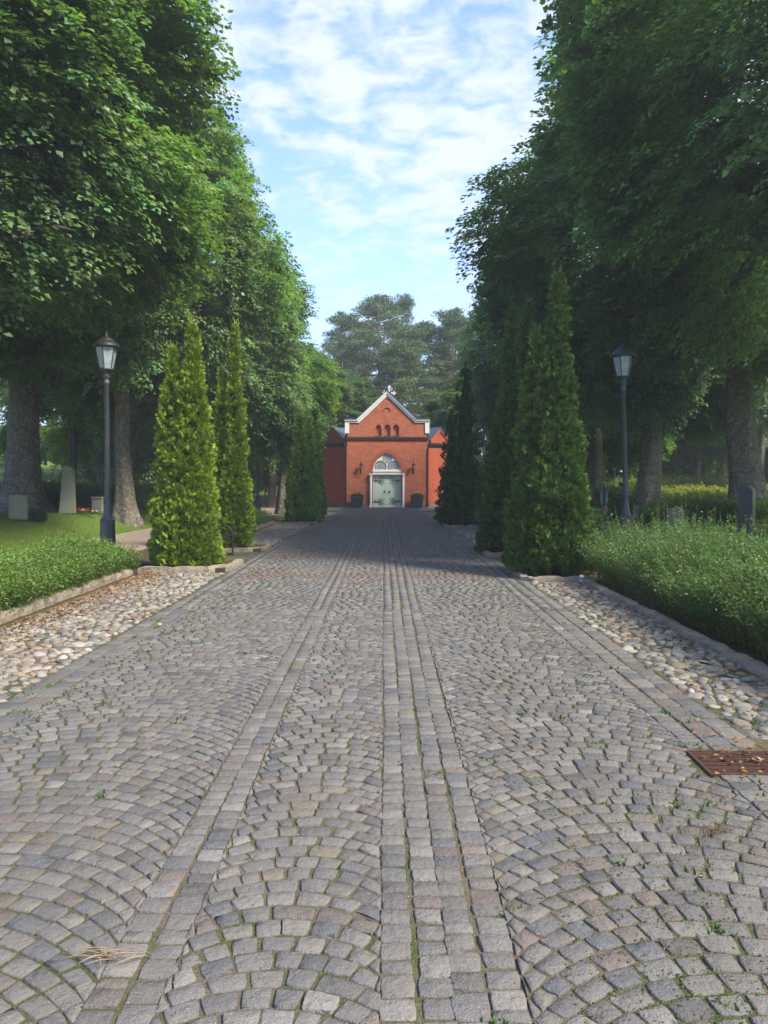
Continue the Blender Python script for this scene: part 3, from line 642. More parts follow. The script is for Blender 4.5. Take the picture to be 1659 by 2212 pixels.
thuja(TP(1188, 1253, 13.7), 'tallest dark green thuja, broad skirt, nearest on the right of the avenue', [(.10, 0, .55, 5.05), (-.26, .05, .48, 4.1), (.02, -.15, .70, 3.2), (.34, .1, .5, 2.2), (-.3, -.1, .45, 2.0)], 46000, dark, TG, .15)
thuja(TP(1094, 1203, 17.6), 'dark green thuja with twin tips, second on the right of the avenue', [(.08, 0, .52, 5.3), (.50, .3, .5, 5.5), (-.1, -.1, .55, 3.4)], 27000, (.042, .10, .022), TG, 0, 1.1)
thuja(TP(988, 1133, 29.8), 'dark pointed thuja on the right, hiding the right edge of the chapel', [(.28, 0, .78, 5.9), (-.25, -.1, .55, 4.2), (.1, .1, .85, 3.2)], 10000, (.038, .092, .022), TG, 0, 1.4)

# ------------------------------------------------------------------ hedges
def hedge(name_label, x0, x1, y0, y1, h, ns, nl, base, shoots, leafs=.028, group=None, stemvis=True, tilt=0):
    e = empty('hedge', ((x0 + x1) / 2, (y0 + y1) / 2, 0), name_label, 'hedge', group)
    ox, oy = (x0 + x1) / 2, (y0 + y1) / 2
    x = rng.uniform(x0, x1, ns); y = y0 + (y1 - y0) * rng.random(ns) ** 1.15
    ex = np.minimum(x - x0, x1 - x); hh = h * (.70 + .3 * np.clip(ex / .35, 0, 1)) * (1 + .10 * np.sin(y * 1.9 + x * 2)) * rng.uniform(.8, 1.1, ns)
    sh = rng.random(ns) < shoots; hh = np.where(sh, hh * rng.uniform(1.12, 1.38, ns), hh)
    ln = np.column_stack([(x - ox) / (x1 - x0) * .55 + rng.normal(0, .13, ns) + tilt, rng.normal(0, .15, ns), np.zeros(ns)]) * h
    base3 = np.column_stack([x, y, gz(x, y)])
    t = rng.random((ns, nl)) ** .62; t = .12 + .88 * t
    Pm = base3[:, None] + ln[:, None] * (t ** 1.6)[..., None]; Pm[..., 2] += hh[:, None] * t
    jt = np.where(sh[:, None] & (t > .72), .006, .045)
    Pm = Pm + rng.normal(0, 1, Pm.shape) * jt[..., None]
    keepm = ~(sh[:, None] & (t > .75) & (rng.random(t.shape) < .45))
    P = Pm[keepm]; m = len(P); D = rng.normal(0, .8, (m, 3)); D[:, 2] = rng.normal(.25, .4, m); Nn = unit(m) * .6 + np.array([0, 0, .8])
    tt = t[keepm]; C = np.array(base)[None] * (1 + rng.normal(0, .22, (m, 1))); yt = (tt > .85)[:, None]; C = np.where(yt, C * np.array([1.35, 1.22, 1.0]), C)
    s = rng.uniform(.7, 1.3, m) * leafs
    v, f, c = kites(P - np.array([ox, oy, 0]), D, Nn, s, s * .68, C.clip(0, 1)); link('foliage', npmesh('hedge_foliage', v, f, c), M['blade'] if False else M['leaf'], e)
    if stemvis:
        tv = np.array([0, .35, .7, 1.]); Ps = base3[:, None] + ln[:, None] * (tv ** 1.6)[None, :, None]; Ps[..., 2] += hh[:, None] * tv * .985
        Ps = Ps - np.array([ox, oy, 0]); r = np.array([.0042, .0035, .0026, .0012]); ang = [0, 2.1, 4.2]
        rings = np.stack([Ps + (np.array([math.cos(a), math.sin(a), 0]) * r[:, None])[None] for a in ang], 2)      # ns,4,3,3
        i = np.arange(12).reshape(4, 3); qd = [(i[a, k], i[a, (k + 1) % 3], i[a + 1, (k + 1) % 3], i[a + 1, k]) for a in range(3) for k in range(3)]
        Q = (np.array(qd)[None] + (np.arange(ns) * 12)[:, None, None]).reshape(-1, 4)
        link('stems', npmesh('hedge_stems', rings.reshape(-1, 3), Q), M['stem'], e)
    return e
hedge('low leafy green hedge along the left kerb, from the frame edge to the golden thuja', -5.65, -4.42, 4.5, 14.0, .60, 4600, 46, (.088, .17, .032), .10, .034)
hedge('tall bushy hedge with upright reddish shoots along the right verge', 3.42, 5.15, 3.6, 12.9, .84, 4300, 50, (.055, .130, .036), .30, .034, tilt=-.10)
hedge('greyish green hedge between the second and third thujas on the left', -5.6, -4.42, 20, 30.5, .62, 1500, 34, (.09, .15, .045), .15, .045, stemvis=False)
hedge('shaded hedge strip between the dark thujas on the right', 3.3, 4.8, 14.2, 29, .75, 2200, 34, (.05, .11, .03), .15, .045, stemvis=False)
hedge('clipped hedge row behind the obelisk and graves on the left', -17, -9.4, 30.2, 31.6, .95, 2200, 30, (.05, .11, .022), .15, .06, stemvis=False)
hedge('shaggy dark hedge behind the gabled gravestone on the right', 8.0, 14.6, 23.6, 24.9, .62, 2000, 40, (.055, .12, .022), .15, .055, stemvis=False)
hedge('bright yellow-green clipped hedge row in the sunny graveyard on the right', 11, 30, 42, 43.6, .95, 3400, 30, (.17, .21, .03), .05, .10, stemvis=False)
hedge('taller bright shrub bank behind the yellow-green hedge row', 15, 26, 50, 54, 1.4, 2400, 30, (.13, .20, .03), .1, .13, stemvis=False)
hedge('sunlit hedge row glimpsed beyond the left graves', -26, -12, 44, 45.2, .9, 1800, 30, (.19, .24, .03), .05, .10, stemvis=False)

# ------------------------------------------------------------------ chapel
X0, Y0 = .22, 56.0; K = 153.3
lx = lambda u: (u - 847) / K
lz = lambda v: (1383 - v) / K
ch = empty('chapel', (X0, Y0, float(gz(0, 56)) - .0), 'orange brick chapel with white edged stepped gable at the end of the avenue', 'chapel')
def arch(cx, hw, z0, zs, rise, n=14, pointed=True):
    pts = [(cx + hw, z0), (cx + hw, zs)]
    Rr = (rise * rise + hw * hw) / (2 * hw) if pointed else hw
    if Rr < hw * 1.02: 
        for k in range(1, n * 2): a = math.pi * k / (2 * n); pts.append((cx + hw * math.cos(a), zs + rise * math.sin(a)))
    else:
        cxr = cx + hw - Rr; a1 = math.asin(min(1, rise / Rr))
        for k in range(1, n + 1): a = a1 * k / n; pts.append((cxr + Rr * math.cos(a), zs + Rr * math.sin(a)))
        for k in range(n - 1, 0, -1): a = a1 * k / n; pts.append((2 * cx - cxr - Rr * math.cos(a), zs + Rr * math.sin(a)))
    pts += [(cx - hw, zs), (cx - hw, z0)]
    return pts
HW = 431 / K; zc1 = lz(655); zc2 = lz(622)
dhw = 153 / K; drise = 207 / K; zsp = lz(1000)
door_out = arch(-2 / K, dhw, 0.0, zsp, drise)
outer = [(-HW, 0), (-dhw - 2 / K, 0)] + door_out[::-1] + [(dhw - 2 / K, 0)][:0] + [(HW, 0), (HW, zc1), (-HW, zc1)]
link('front_wall', holed(outer, [], 0, .45, 'front_wall'), M['brick'], ch)
# brick relieving arch, slightly proud ring of soldier bricks
ring_o = arch(-2 / K, dhw + .26, zsp - .55, zsp, drise + .26); ring_i = arch(-2 / K, dhw, zsp - .55, zsp, drise)
bb = MB(); rk = len(ring_o)
for k in range(rk - 1):
    a0, a1_, b0, b1 = Vector(ring_i[k]), Vector(ring_i[k + 1]), Vector(ring_o[k]), Vector(ring_o[k + 1]); m_ = max(1, int((b1 - b0).length / .085))
    for j in range(m_):
        t0, t1 = j / m_ + .03, (j + 1) / m_ - .03
        P4 = [a0.lerp(a1_, t0), b0.lerp(b1, t0), b0.lerp(b1, t1), a0.lerp(a1_, t1)]
        bb.prism([(p.x, p.y) for p in P4][::-1], -.006, .02)
bb.build('door_arch', M['ruby'], ch)
# upper gable wall with blind niches
ny = [arch(lx(u) , 32 / K, lz(612), lz(530), 40 / K) for u in (755, 850, 943)]
g_out = [(-406 / K, zc2), (406 / K, zc2), (406 / K, lz(470)), (299 / K, lz(470)), (0, lz(188)), (-299 / K, lz(470)), (-406 / K, lz(470))]
link('gable_wall', holed(g_out, [a[::-1] for a in ny], .03, .20, 'gable_wall'), M['brick'], ch)
b = MB(); b.prism(g_out, .205, .5); b.build('niche_back', M['brick'], ch)
b = MB()
for a in ny:
    cxn = (a[0][0] + a[-1][0]) / 2; b.box(cxn - .24, cxn + .24, -.04, .10, lz(620), lz(611))
b.build('niche_sill', M['roof'], ch)
b = MB()
for k in range(11):     # small blind arch high in the gable
    a0, a1_ = math.pi * k / 11 + .02, math.pi * (k + 1) / 11 - .02; r0, r1 = 33 / K, 40 / K; cz = lz(345)
    b.prism([(r0 * math.cos(a0), cz + r0 * math.sin(a0)), (r1 * math.cos(a0), cz + r1 * math.sin(a0)), (r1 * math.cos(a1_), cz + r1 * math.sin(a1_)), (r0 * math.cos(a1_), cz + r0 * math.sin(a1_))][::-1], -.03, .03)
b.build('blind_arch', M['ruby'], ch)
# white coping and corner piers
def cop(o_, i_, y0, y1, name, m, z=0):
    P_ = [(-o_[0] / K, lz(o_[1]) + z), (-o_[2] / K, lz(o_[1]) + z), (0, lz(o_[3]) + z), (o_[2] / K, lz(o_[1]) + z), (o_[0] / K, lz(o_[1]) + z)]
    Q_ = [(i_[0] / K, lz(i_[1])), (i_[2] / K, lz(i_[1])), (0, lz(i_[3])), (-i_[2] / K, lz(i_[1])), (-i_[0] / K, lz(i_[1]))]
    b_ = MB(); 
    for k in range(4):
        b_.prism([P_[k], P_[k + 1], Q_[3 - k], Q_[4 - k]][::-1], y0, y1)
    b_.build(name, m, ch)
cop((455, 432, 322, 130), (455, 452, 310, 160), -.10, .5, 'gable_moulding', M['white'])
cop((455, 453, 310, 161), (455, 472, 299, 188), -.04, .498, 'gable_moulding', M['white'])
cop((464, 426, 326, 121), (464, 431, 322, 129), -.15, .6, 'coping', M['roof'])
for s_ in (-1, 1):
    b = MB(); xa, xb_ = sorted((s_ * 406.5 / K, s_ * 452 / K)); b.box(xa, xb_, -.03, .48, lz(585), lz(473)); 
    b.build('corner_pier', M['white'], ch)
    b = MB(); xa, xb_ = sorted((s_ * 406.5 / K, s_ * 425 / K)); b.box(xa, xb_, .03, .48, zc2, lz(586)); b.build('gable_wall', M['brick'], ch)
# string course
b = MB(); b.box(-HW - .06, HW + .06, -.10, .5, lz(650), lz(636)); b.box(-HW - .03, HW + .03, -.05, .5, lz(662), lz(651)); b.build('cornice', M['ruby'], ch)
b = MB(); b.prism([(-HW - .08, lz(635)), (-HW - .04, lz(626)), (HW + .04, lz(626)), (HW + .08, lz(635))][::-1], -.15, .028); b.build('flashing', M['roof'], ch)
# plinth
for s_ in (-1, 1):
    b = MB(); xa, xb_ = sorted((s_ * (204 / K), s_ * (HW + .03))); b.box(xa, xb_, -.06, .02, -.1, lz(1345), .012); b.build('plinth', M['plinth'], ch)
# doorway
for s_ in (-1, 1):
    cxx = -2 / K + s_ * 174 / K
    b = MB(); b.lathe([(.085, .12), (.088, .3), (.082, 2.1), (.078, 2.13)], 14, (cxx, -.10, 0)); b.box(cxx - .115, cxx + .115, -.215, -.002, 0, .14, .012); b.box(cxx - .10, cxx + .10, -.2, -.002, .142, .2, .01)
    b.box(cxx - .13, cxx + .13, -.23, -.002, 2.30, 2.385, .01); b.lathe([(.08, 2.13), (.095, 2.15), (.088, 2.18), (.125, 2.298)], 14, (cxx, -.10, 0)); b.box(cxx - .085, cxx + .085, -.06, -.001, .2, 2.3)
    for j in range(6): a = j * math.pi / 3; b.lathe([(.005, -.03), (.028, 0), (.005, .03)], 8, (cxx + .10 * math.cos(a), -.10 + .10 * math.sin(a), 2.25))
    b.build('door_column', M['white'], ch)
zt0 = lz(1028)
b = MB(); b.box(-dhw - 2 / K + .004, dhw - 2 / K - .004, .03, .2, zt0, lz(1000), .008); b.box(-dhw - 2 / K + .004, dhw - 2 / K - .004, .0, .2, lz(999), lz(990), .006); b.build('transom', M['white'], ch)
tx = -2 / K
def circ(cx, cz, r, n=28, a0=0, a1=2 * math.pi, full=True): return [(cx + r * math.cos(a0 + (a1 - a0) * k / (n if full else n - 1)), cz + r * math.sin(a0 + (a1 - a0) * k / (n if full else n - 1))) for k in range(n)]
tc0 = (tx, lz(857), 51 / K); bl = lz(972)
lobes_ = []
for s_ in (-1, 1):
    cxx, czz, r = tx + s_ * 70 / K, lz(944), 65 / K; dz = bl - czz; aa = math.asin(dz / r)
    lobes_.append(((cxx, czz, r), circ(cxx, czz, r, 26, aa, math.pi - aa, False)))
tyo = arch(tx, dhw - .004, lz(989), zsp, drise - .004)
link('tympanum', holed(tyo, [circ(*tc0)] + [l_[1] for l_ in lobes_], .08, .14, 'tympanum'), M['white'], ch)
b = MB(); b.prism([(x * .99, z) for x, z in tyo], .17, .2); b.build('glazing', M['glass'], ch)
b = MB()
def bar(x0, z0, x1, z1, w_=.008, y=.13):
    d = Vector((x1 - x0, z1 - z0)); 
    if d.length < .01: return
    d.normalize(); n_ = Vector((-d.y, d.x)) * w_
    b.prism([(x0 + n_.x, z0 + n_.y), (x1 + n_.x, z1 + n_.y), (x1 - n_.x, z1 - n_.y), (x0 - n_.x, z0 - n_.y)], y, y + .03)
for (cx_, cz_, r) in [tc0] + [l_[0] for l_ in lobes_]:
    low = -9 if (cx_, cz_, r) == tc0 else bl; ri = r * .68
    pr = None
    for k in range(33):
        a = 2 * math.pi * k / 32; p = (cx_ + ri * math.cos(a), cz_ + ri * math.sin(a))
        if pr and min(p[1], pr[1]) > low: bar(*pr, *p, .011, .125)
        pr = p
    for k in range(18):
        a = 2 * math.pi * (k + .5) / 18; z1_ = cz_ + r * math.sin(a)
        if z1_ > low: bar(cx_ + ri * math.cos(a), cz_ + ri * math.sin(a), cx_ + r * math.cos(a), z1_, .009, .128)
    for sg in (-1, 1):
        for o_ in np.arange(-3, 3.1) * (ri * .3):
            hl = math.sqrt(max(ri * ri - o_ * o_, 0)); c_ = math.cos(R(45)); cx2, cz2 = cx_ + o_ * c_, cz_ - sg * o_ * c_
            p0, p1 = [cx2 - hl * c_, cz2 - sg * hl * c_], [cx2 + hl * c_, cz2 + sg * hl * c_]
            pts_ = sorted([p0, p1], key=lambda q_: q_[1])
            if pts_[0][1] < low:
                if pts_[1][1] <= low: continue
                f_ = (low - pts_[0][1]) / (pts_[1][1] - pts_[0][1]); pts_[0] = [pts_[0][0] + f_ * (pts_[1][0] - pts_[0][0]), low]
            bar(*pts_[0], *pts_[1], .007, .131 + .002 * sg)
b.build('window_tracery', M['white'], ch)
for s_ in (-1, 1):
    xa, xb_ = sorted((tx + s_ * .006, tx + s_ * (dhw - .006)))
    b = MB(); b.box(xa, xb_, .20, .26, .03, zt0 - .004, .006)
    lf = b.build('door_leaf', M['sage'], ch)
    for zz_ in (lz(1092), lz(1318)):
        b = MB(); x_out = tx + s_ * (dhw - .02); x_in = tx + s_ * .17
        def hp(f, dz_): return (x_out + (x_in - x_out) * f, .19, zz_ + dz_)
        b.tube([hp(0, 0), hp(.5, 0), hp(.92, 0), hp(1, 0)], [.03, .02, .016, .004], 6); b.lathe([(.005, -.03), (.03, 0), (.005, .03)], 6, hp(.2, 0)); b.lathe([(.005, -.03), (.03, 0), (.005, .03)], 6, hp(.62, 0))
        for sg in (-1, 1):
            for (f0, f1, h_) in ((.25, .78, .24), (.4, .95, .13)):
                P_ = [hp(f0 + (f1 - f0) * t, sg * h_ * (t ** .75)) for t in (0, .25, .5, .75, 1)]
                b.tube(P_, [.013, .012, .011, .010, .008], 5)
                for t in (.55, 1):
                    i = 2 if t < 1 else 4; q_ = P_[i]; b.tube([q_, (q_[0] + s_ * -.05, q_[1], q_[2] + sg * .07)], [.012, .018], 5); b.tube([q_, (q_[0] + s_ * .045, q_[1], q_[2] + sg * .05)], [.012, .016], 5)
            q_ = hp(.25, sg * .02); b.tube([q_, (q_[0] - s_ * -.06, q_[1], q_[2] + sg * .14)], [.013, .016], 5)
        b.build('strap_hinge', M['iron'], lf)
    b = MB(); hx_ = tx + s_ * 25 / K; hz_ = lz(1211); b.box(hx_ - .04, hx_ + .04, .17, .199, hz_ - .085, hz_ + .085, .01); b.tube([(hx_, .17, hz_), (hx_, .11, hz_), (hx_ + s_ * .12, .11, hz_ + .01)], [.018, .018, .013], 6)
    b.build('door_handle', M['iron'], lf)
b = MB(); b.box(tx - .012, tx + .012, .19, .2, .03, zt0 - .01); b.build('door_strip', M['sage'], ch)
b = MB(); b.box(-1.25, 1.25, -.28, .3, -.05, .028, .01); b.build('doorstep', M['plinth'], ch)
b = MB(); b.box(-dhw, dhw, .262, .4, 0, zsp + drise); b.build('inner_wall', M['plinth'], ch)
# nave and roofs
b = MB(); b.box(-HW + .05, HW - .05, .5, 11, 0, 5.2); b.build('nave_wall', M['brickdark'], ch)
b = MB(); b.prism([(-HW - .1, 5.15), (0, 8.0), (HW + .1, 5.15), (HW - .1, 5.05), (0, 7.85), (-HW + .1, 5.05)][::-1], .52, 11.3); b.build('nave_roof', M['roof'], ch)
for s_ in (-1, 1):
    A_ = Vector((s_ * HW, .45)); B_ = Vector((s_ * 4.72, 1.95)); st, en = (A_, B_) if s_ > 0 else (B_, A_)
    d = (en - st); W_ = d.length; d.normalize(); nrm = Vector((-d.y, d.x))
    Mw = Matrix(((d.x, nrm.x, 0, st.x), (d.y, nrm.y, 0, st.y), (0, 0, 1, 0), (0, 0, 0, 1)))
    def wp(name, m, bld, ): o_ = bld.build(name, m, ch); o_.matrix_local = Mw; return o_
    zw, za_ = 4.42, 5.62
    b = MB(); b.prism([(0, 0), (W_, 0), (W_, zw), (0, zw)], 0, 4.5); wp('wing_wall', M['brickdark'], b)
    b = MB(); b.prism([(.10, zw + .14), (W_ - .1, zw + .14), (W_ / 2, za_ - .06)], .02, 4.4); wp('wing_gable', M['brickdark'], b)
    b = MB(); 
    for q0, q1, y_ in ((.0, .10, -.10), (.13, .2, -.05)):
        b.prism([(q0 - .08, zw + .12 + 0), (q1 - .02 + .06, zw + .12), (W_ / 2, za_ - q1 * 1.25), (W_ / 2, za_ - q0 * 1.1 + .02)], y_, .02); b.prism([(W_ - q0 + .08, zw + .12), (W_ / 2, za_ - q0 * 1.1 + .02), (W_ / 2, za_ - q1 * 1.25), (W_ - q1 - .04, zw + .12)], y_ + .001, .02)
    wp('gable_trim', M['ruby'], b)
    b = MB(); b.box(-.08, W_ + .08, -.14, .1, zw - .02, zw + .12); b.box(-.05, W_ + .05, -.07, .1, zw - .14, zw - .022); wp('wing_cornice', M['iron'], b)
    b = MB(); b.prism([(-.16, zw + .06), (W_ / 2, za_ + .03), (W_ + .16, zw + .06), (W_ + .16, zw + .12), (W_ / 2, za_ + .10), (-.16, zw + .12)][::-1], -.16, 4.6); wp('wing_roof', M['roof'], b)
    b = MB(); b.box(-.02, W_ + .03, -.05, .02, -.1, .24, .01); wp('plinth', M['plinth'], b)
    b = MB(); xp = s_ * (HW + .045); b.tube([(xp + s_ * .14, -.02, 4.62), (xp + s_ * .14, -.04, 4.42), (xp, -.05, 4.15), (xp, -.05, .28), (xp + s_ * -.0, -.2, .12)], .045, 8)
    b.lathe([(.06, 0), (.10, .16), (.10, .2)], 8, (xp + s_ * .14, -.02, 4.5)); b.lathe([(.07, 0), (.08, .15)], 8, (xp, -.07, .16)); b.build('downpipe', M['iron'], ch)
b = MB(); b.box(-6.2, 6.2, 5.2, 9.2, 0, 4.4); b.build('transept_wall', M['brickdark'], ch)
b = MB(); Vp = [(-6.4, 5.0, 4.4), (-6.4, 9.4, 4.4), (-6.4, 7.2, 6.1), (6.4, 5.0, 4.4), (6.4, 9.4, 4.4), (6.4, 7.2, 6.1)]; b.add(Vp, [(0, 2, 1), (3, 4, 5), (0, 3, 5, 2), (1, 2, 5, 4), (0, 1, 4, 3)]); b.build('transept_roof', M['roof'], ch)
b = MB()     # trefoil cross behind the apex
cxx, czz = .15, 8.12
b.box(cxx - .05, cxx + .05, .75, .83, 7.7, 8.42); b.box(cxx - .30, cxx + .30, .752, .828, 8.03, 8.12)
for (ax, az) in ((0, .38), (-.34, -.045), (.34, -.045)):
    for (ex, ez) in ((0, .07), (-.07, -.01), (.07, -.01)) if ax == 0 else ((ax * .2, 0), (0, .07), (0, -.07)):
        b.add([(cxx + ax + ex + .06 * math.cos(2 * math.pi * k / 10), y_, czz + az + ez + .06 * math.sin(2 * math.pi * k / 10)) for y_ in (.74, .84) for k in range(10)], [tuple(range(10))[::-1], tuple(range(10, 20))] + [(k, (k + 1) % 10, 10 + (k + 1) % 10, 10 + k) for k in range(10)])
b.build('roof_cross', M['white'], ch)
# wall lanterns: attached parts of the chapel
for s_, sd_ in ((-1, 'left'), (1, 'right')):
    xw = lx(847 + s_ * 281)
    t = empty('wall_lantern', (X0 + xw, Y0 - .02, ch.location.z), 'black wall lantern on the brick to the %s of the chapel door' % sd_, 'wall lantern', 'wall lanterns beside the chapel door')
    b = MB(); b.box(-.035, .035, -.03, .02, lz(1012), lz(940), .006); b.tube([(0, -.02, lz(1000)), (0, -.12, lz(1005)), (0, -.20, lz(985)), (0, -.22, lz(962))], [.02, .022, .02, .016], 6); b.tube([(0, -.02, lz(970)), (0, -.1, lz(962)), (0, -.17, lz(975))], .012, 5); b.build('bracket', M['iron'], t)
    b = MB(); b.lathe([(.05, lz(962)), (.10, lz(924))], 4, (0, -.22, 0), R(45), False); b.build('glass', M['gold'], t)
    b = MB(); b.lathe([(.155, lz(925)), (.165, lz(920)), (.07, lz(903)), (.03, lz(897)), (.012, lz(885)), (.010, lz(868))], 4, (0, -.22, 0), R(45), False)
    for k in range(4): a = R(45 + 90 * k); b.tube([(.052 * math.cos(a), -.22 + .052 * math.sin(a), lz(962)), (.105 * math.cos(a), -.22 + .105 * math.sin(a), lz(924))], .008, 4)
    b.build('cap', M['iron'], t)
# flower tubs
def flowers(n, r, z0, h, seed, loc, green=(.05, .10, .02)):
    a = rng.uniform(0, 6.3, n); q_ = r * np.sqrt(rng.random(n)); P = np.column_stack([q_ * np.cos(a), q_ * np.sin(a), z0 + h * rng.random(n) * (1.1 - (q_ / r) ** 2 * .7)])
    D = unit(n); D[:, 2] = np.abs(D[:, 2]); return kites(P, D, unit(n), np.full(n, .07), np.full(n, .05), np.array([green]) * (1 + rng.normal(0, .25, (n, 1))).clip(.3))
def petal_mb(n, r, z0, h, s=.035, top=True):
    b_ = MB()
    for _ in range(n):
        a = random.uniform(0, 6.3); q_ = r * math.sqrt(random.random()); b_.lathe([(.004, -s * .4), (s, 0), (.004, s * .6)], 6, (q_ * math.cos(a), q_ * math.sin(a), z0 + h * random.uniform(.6, 1.15) * (1.1 - (q_ / r) ** 2 * .5)))
    return b_
for s_, sd_ in ((-1, 'left'), (1, 'right')):
    xw = X0 + s_ * 318 / K; zb = float(gz(xw, 55.4))
    t = empty('flower_tub', (xw, Y0 - .62, zb + .02), 'dark tapered tub of %s on the %s of the chapel door' % ('low red flowers' if s_ < 0 else 'taller white and red flowers', sd_), 'planter', 'flower tubs beside the chapel door')
    b = MB(); b.lathe([(.47, .06), (.60, .66), (.64, .68), (.64, .75), (.56, .75), (.54, .68)], 4, (0, 0, 0), R(45), False); b.lathe([(.42, 0), (.44, .06)], 4, (0, 0, 0), R(45), False)
    b.build('tub', M['lampgrey'], t)
    link('greenery', npmesh('tub_greenery', *flowers(900, .46, .70, .30, 1, 0)), M['leaf'], t)
    petal_mb(14, .42, .72, .26).build('blossoms', M['petal_red'], t)
    if s_ > 0: petal_mb(9, .2, .85, .42).build('blossoms', M['petal_white'], t)
    else: petal_mb(6, .35, .72, .26).build('blossoms', M['petal_pink'], t)
sheet('forecourt', np.linspace(-14, 14, 29), np.arange(46, 64.1, .5), -.012, M['path'])
sheet('forecourt', np.linspace(-9, 9, 19), np.concatenate([np.arange(55.2, 56.1, .25)]), .026, mat('court_asphalt', (.21, .20, .19), .9, .2, noise=[(3, .5, (.15, .14, .13), .4, .65)], bump=[(50, .01)]))

# ------------------------------------------------------------------ street lamps
def lamp(loc, label, H=4.6, rz=0, lean=0):
    e = empty('street_lamp', loc, label, 'street lamp', 'lantern street lamps on the cemetery paths', rz); e.rotation_euler = (0, lean, rz)
    k = H / 4.7
    b = MB(); b.lathe([(.170, -.2), (.165, .1), (.145, .80), (.15, .82), (.15, .86), (.12, .89), (.10, .93)], 8, (0, 0, 0), R(22.5), False); b.lathe([(.10, .93), (.065, 1.12), (.068, 1.15), (.058, 1.18)], 16)
    b.box(-.05, .05, -.162, -.13, .3, .66, .004); b.build('base', M['lampgrey'], e)
    b = MB(); b.lathe([(.056, 1.18), (.046, 3.62 * k + .12), (.062, 3.64 * k + .12), (.062, 3.68 * k + .12), (.048, 3.70 * k + .12), (.048, 3.76 * k + .12), (.075, 3.78 * k + .12), (.055, 3.84 * k + .12), (.07, 3.88 * k + .12), (.12, 3.93 * k + .12)], 14); b.build('pole', M['lampgrey'], e)
    z0, z1 = 3.93 * k + .12, 4.40 * k + .12
    b = MB(); b.lathe([(.128, z0 + .03), (.212, z1)], 6, sm=False); b.build('lantern_glass', M['frost'], e)
    b = MB(); b.lathe([(.15, z0 - .005), (.155, z0 + .01), (.15, z0 + .03)], 6, sm=False)
    for j in range(6): a = j * math.pi / 3; b.tube([(.134 * math.cos(a), .134 * math.sin(a), z0 + .02), (.218 * math.cos(a), .218 * math.sin(a), z1)], .009, 5)
    b.build('lantern_frame', M['iron'], e)
    b = MB(); b.lathe([(.245, z1 - .01), (.265, z1 + .01), (.26, z1 + .035), (.19, z1 + .11), (.15, z1 + .13), (.145, z1 + .15), (.10, z1 + .19), (.05, z1 + .205), (.045, z1 + .225), (.018, z1 + .24), (.03, z1 + .265), (.012, z1 + .29), (.006, z1 + .33)], 18); b.build('lantern_cap', M['iron'], e)
    return e
def LP(px, ty, Y): p = atY(px, ty, Y); g = float(gz(p.x, Y)); return (p.x, Y, g), p.z - g
l_, h_ = LP(226, 716, 16.0); lamp(l_, 'dark grey lantern lamp post nearest the camera on the left path', h_ - .15, R(30), R(.4))
l_, h_ = LP(1360, 738, 17.0); lamp(l_, 'slightly leaning dark lamp post behind the tall hedge on the right', h_ - .15, R(3), R(-2.0))
l_, h_ = LP(556, 902, 36); lamp(l_, 'lamp post just right of the second thuja on the left', h_ - .15, R(10))
l_, h_ = LP(320, 983, 66); lamp(l_, 'distant small lamp post between the lime trunk and golden thuja on the left', h_ - .15)
l_, h_ = LP(1327, 1000, 50); lamp(l_, 'distant small lamp post behind the right-hand graves, next to a white pole', h_ - .15)
p = atY(1352, 1020, 52); e = empty('white_pole', (p.x, 52, float(gz(p.x, 52))), 'thin white post with a small slanted head among the far right trees', 'pole')
hh_ = p.z - e.location.z
b = MB(); b.tube([(0, 0, -.1), (0, 0, hh_ - .1)], .07, 8); b.build('shaft', M['white'], e); b = MB(); b.tube([(.0, 0, hh_ - .12), (-.12, 0, hh_ + .02), (-.38, 0, hh_ + .05)], [.07, .09, .05], 8); b.build('head', M['white'], e)

# ------------------------------------------------------------------ bench
e = empty('bench', (-3.62, 16.6, float(gz(-3.6, 16.6)) + .02), 'small dark metal bench with curved armrests between the two golden-green thujas', 'bench')
for s_ in (-1, 1):
    b = MB(); y_ = s_ * .72
    b.tube([(.33, y_, 0), (.33, y_, .42), (.32, y_, .52), (.27, y_, .60), (.18, y_, .635), (-.22, y_, .635)], .019, 8); b.tube([(.33, y_, .03), (-.28, y_, .03)], .017, 8); b.tube([(.34, y_, .41), (-.26, y_, .40)], .02, 8); b.tube([(-.26, y_, 0), (-.25, y_, .4), (-.36, y_, .85)], .019, 8)
    b.build('end_frame', M['iron'], e)
b = MB()
for k in range(6): b.box(-.24 + k * .1, -.16 + k * .1, -.80, .80, .425, .45, .006)
b.build('seat', M['iron'], e); b = MB()
for k in range(4): zz_ = .52 + k * .09; b.box(-.31 - k * .025, -.285 - k * .025, -.80, .80, zz_, zz_ + .065, .005)
b.build('backrest', M['iron'], e)

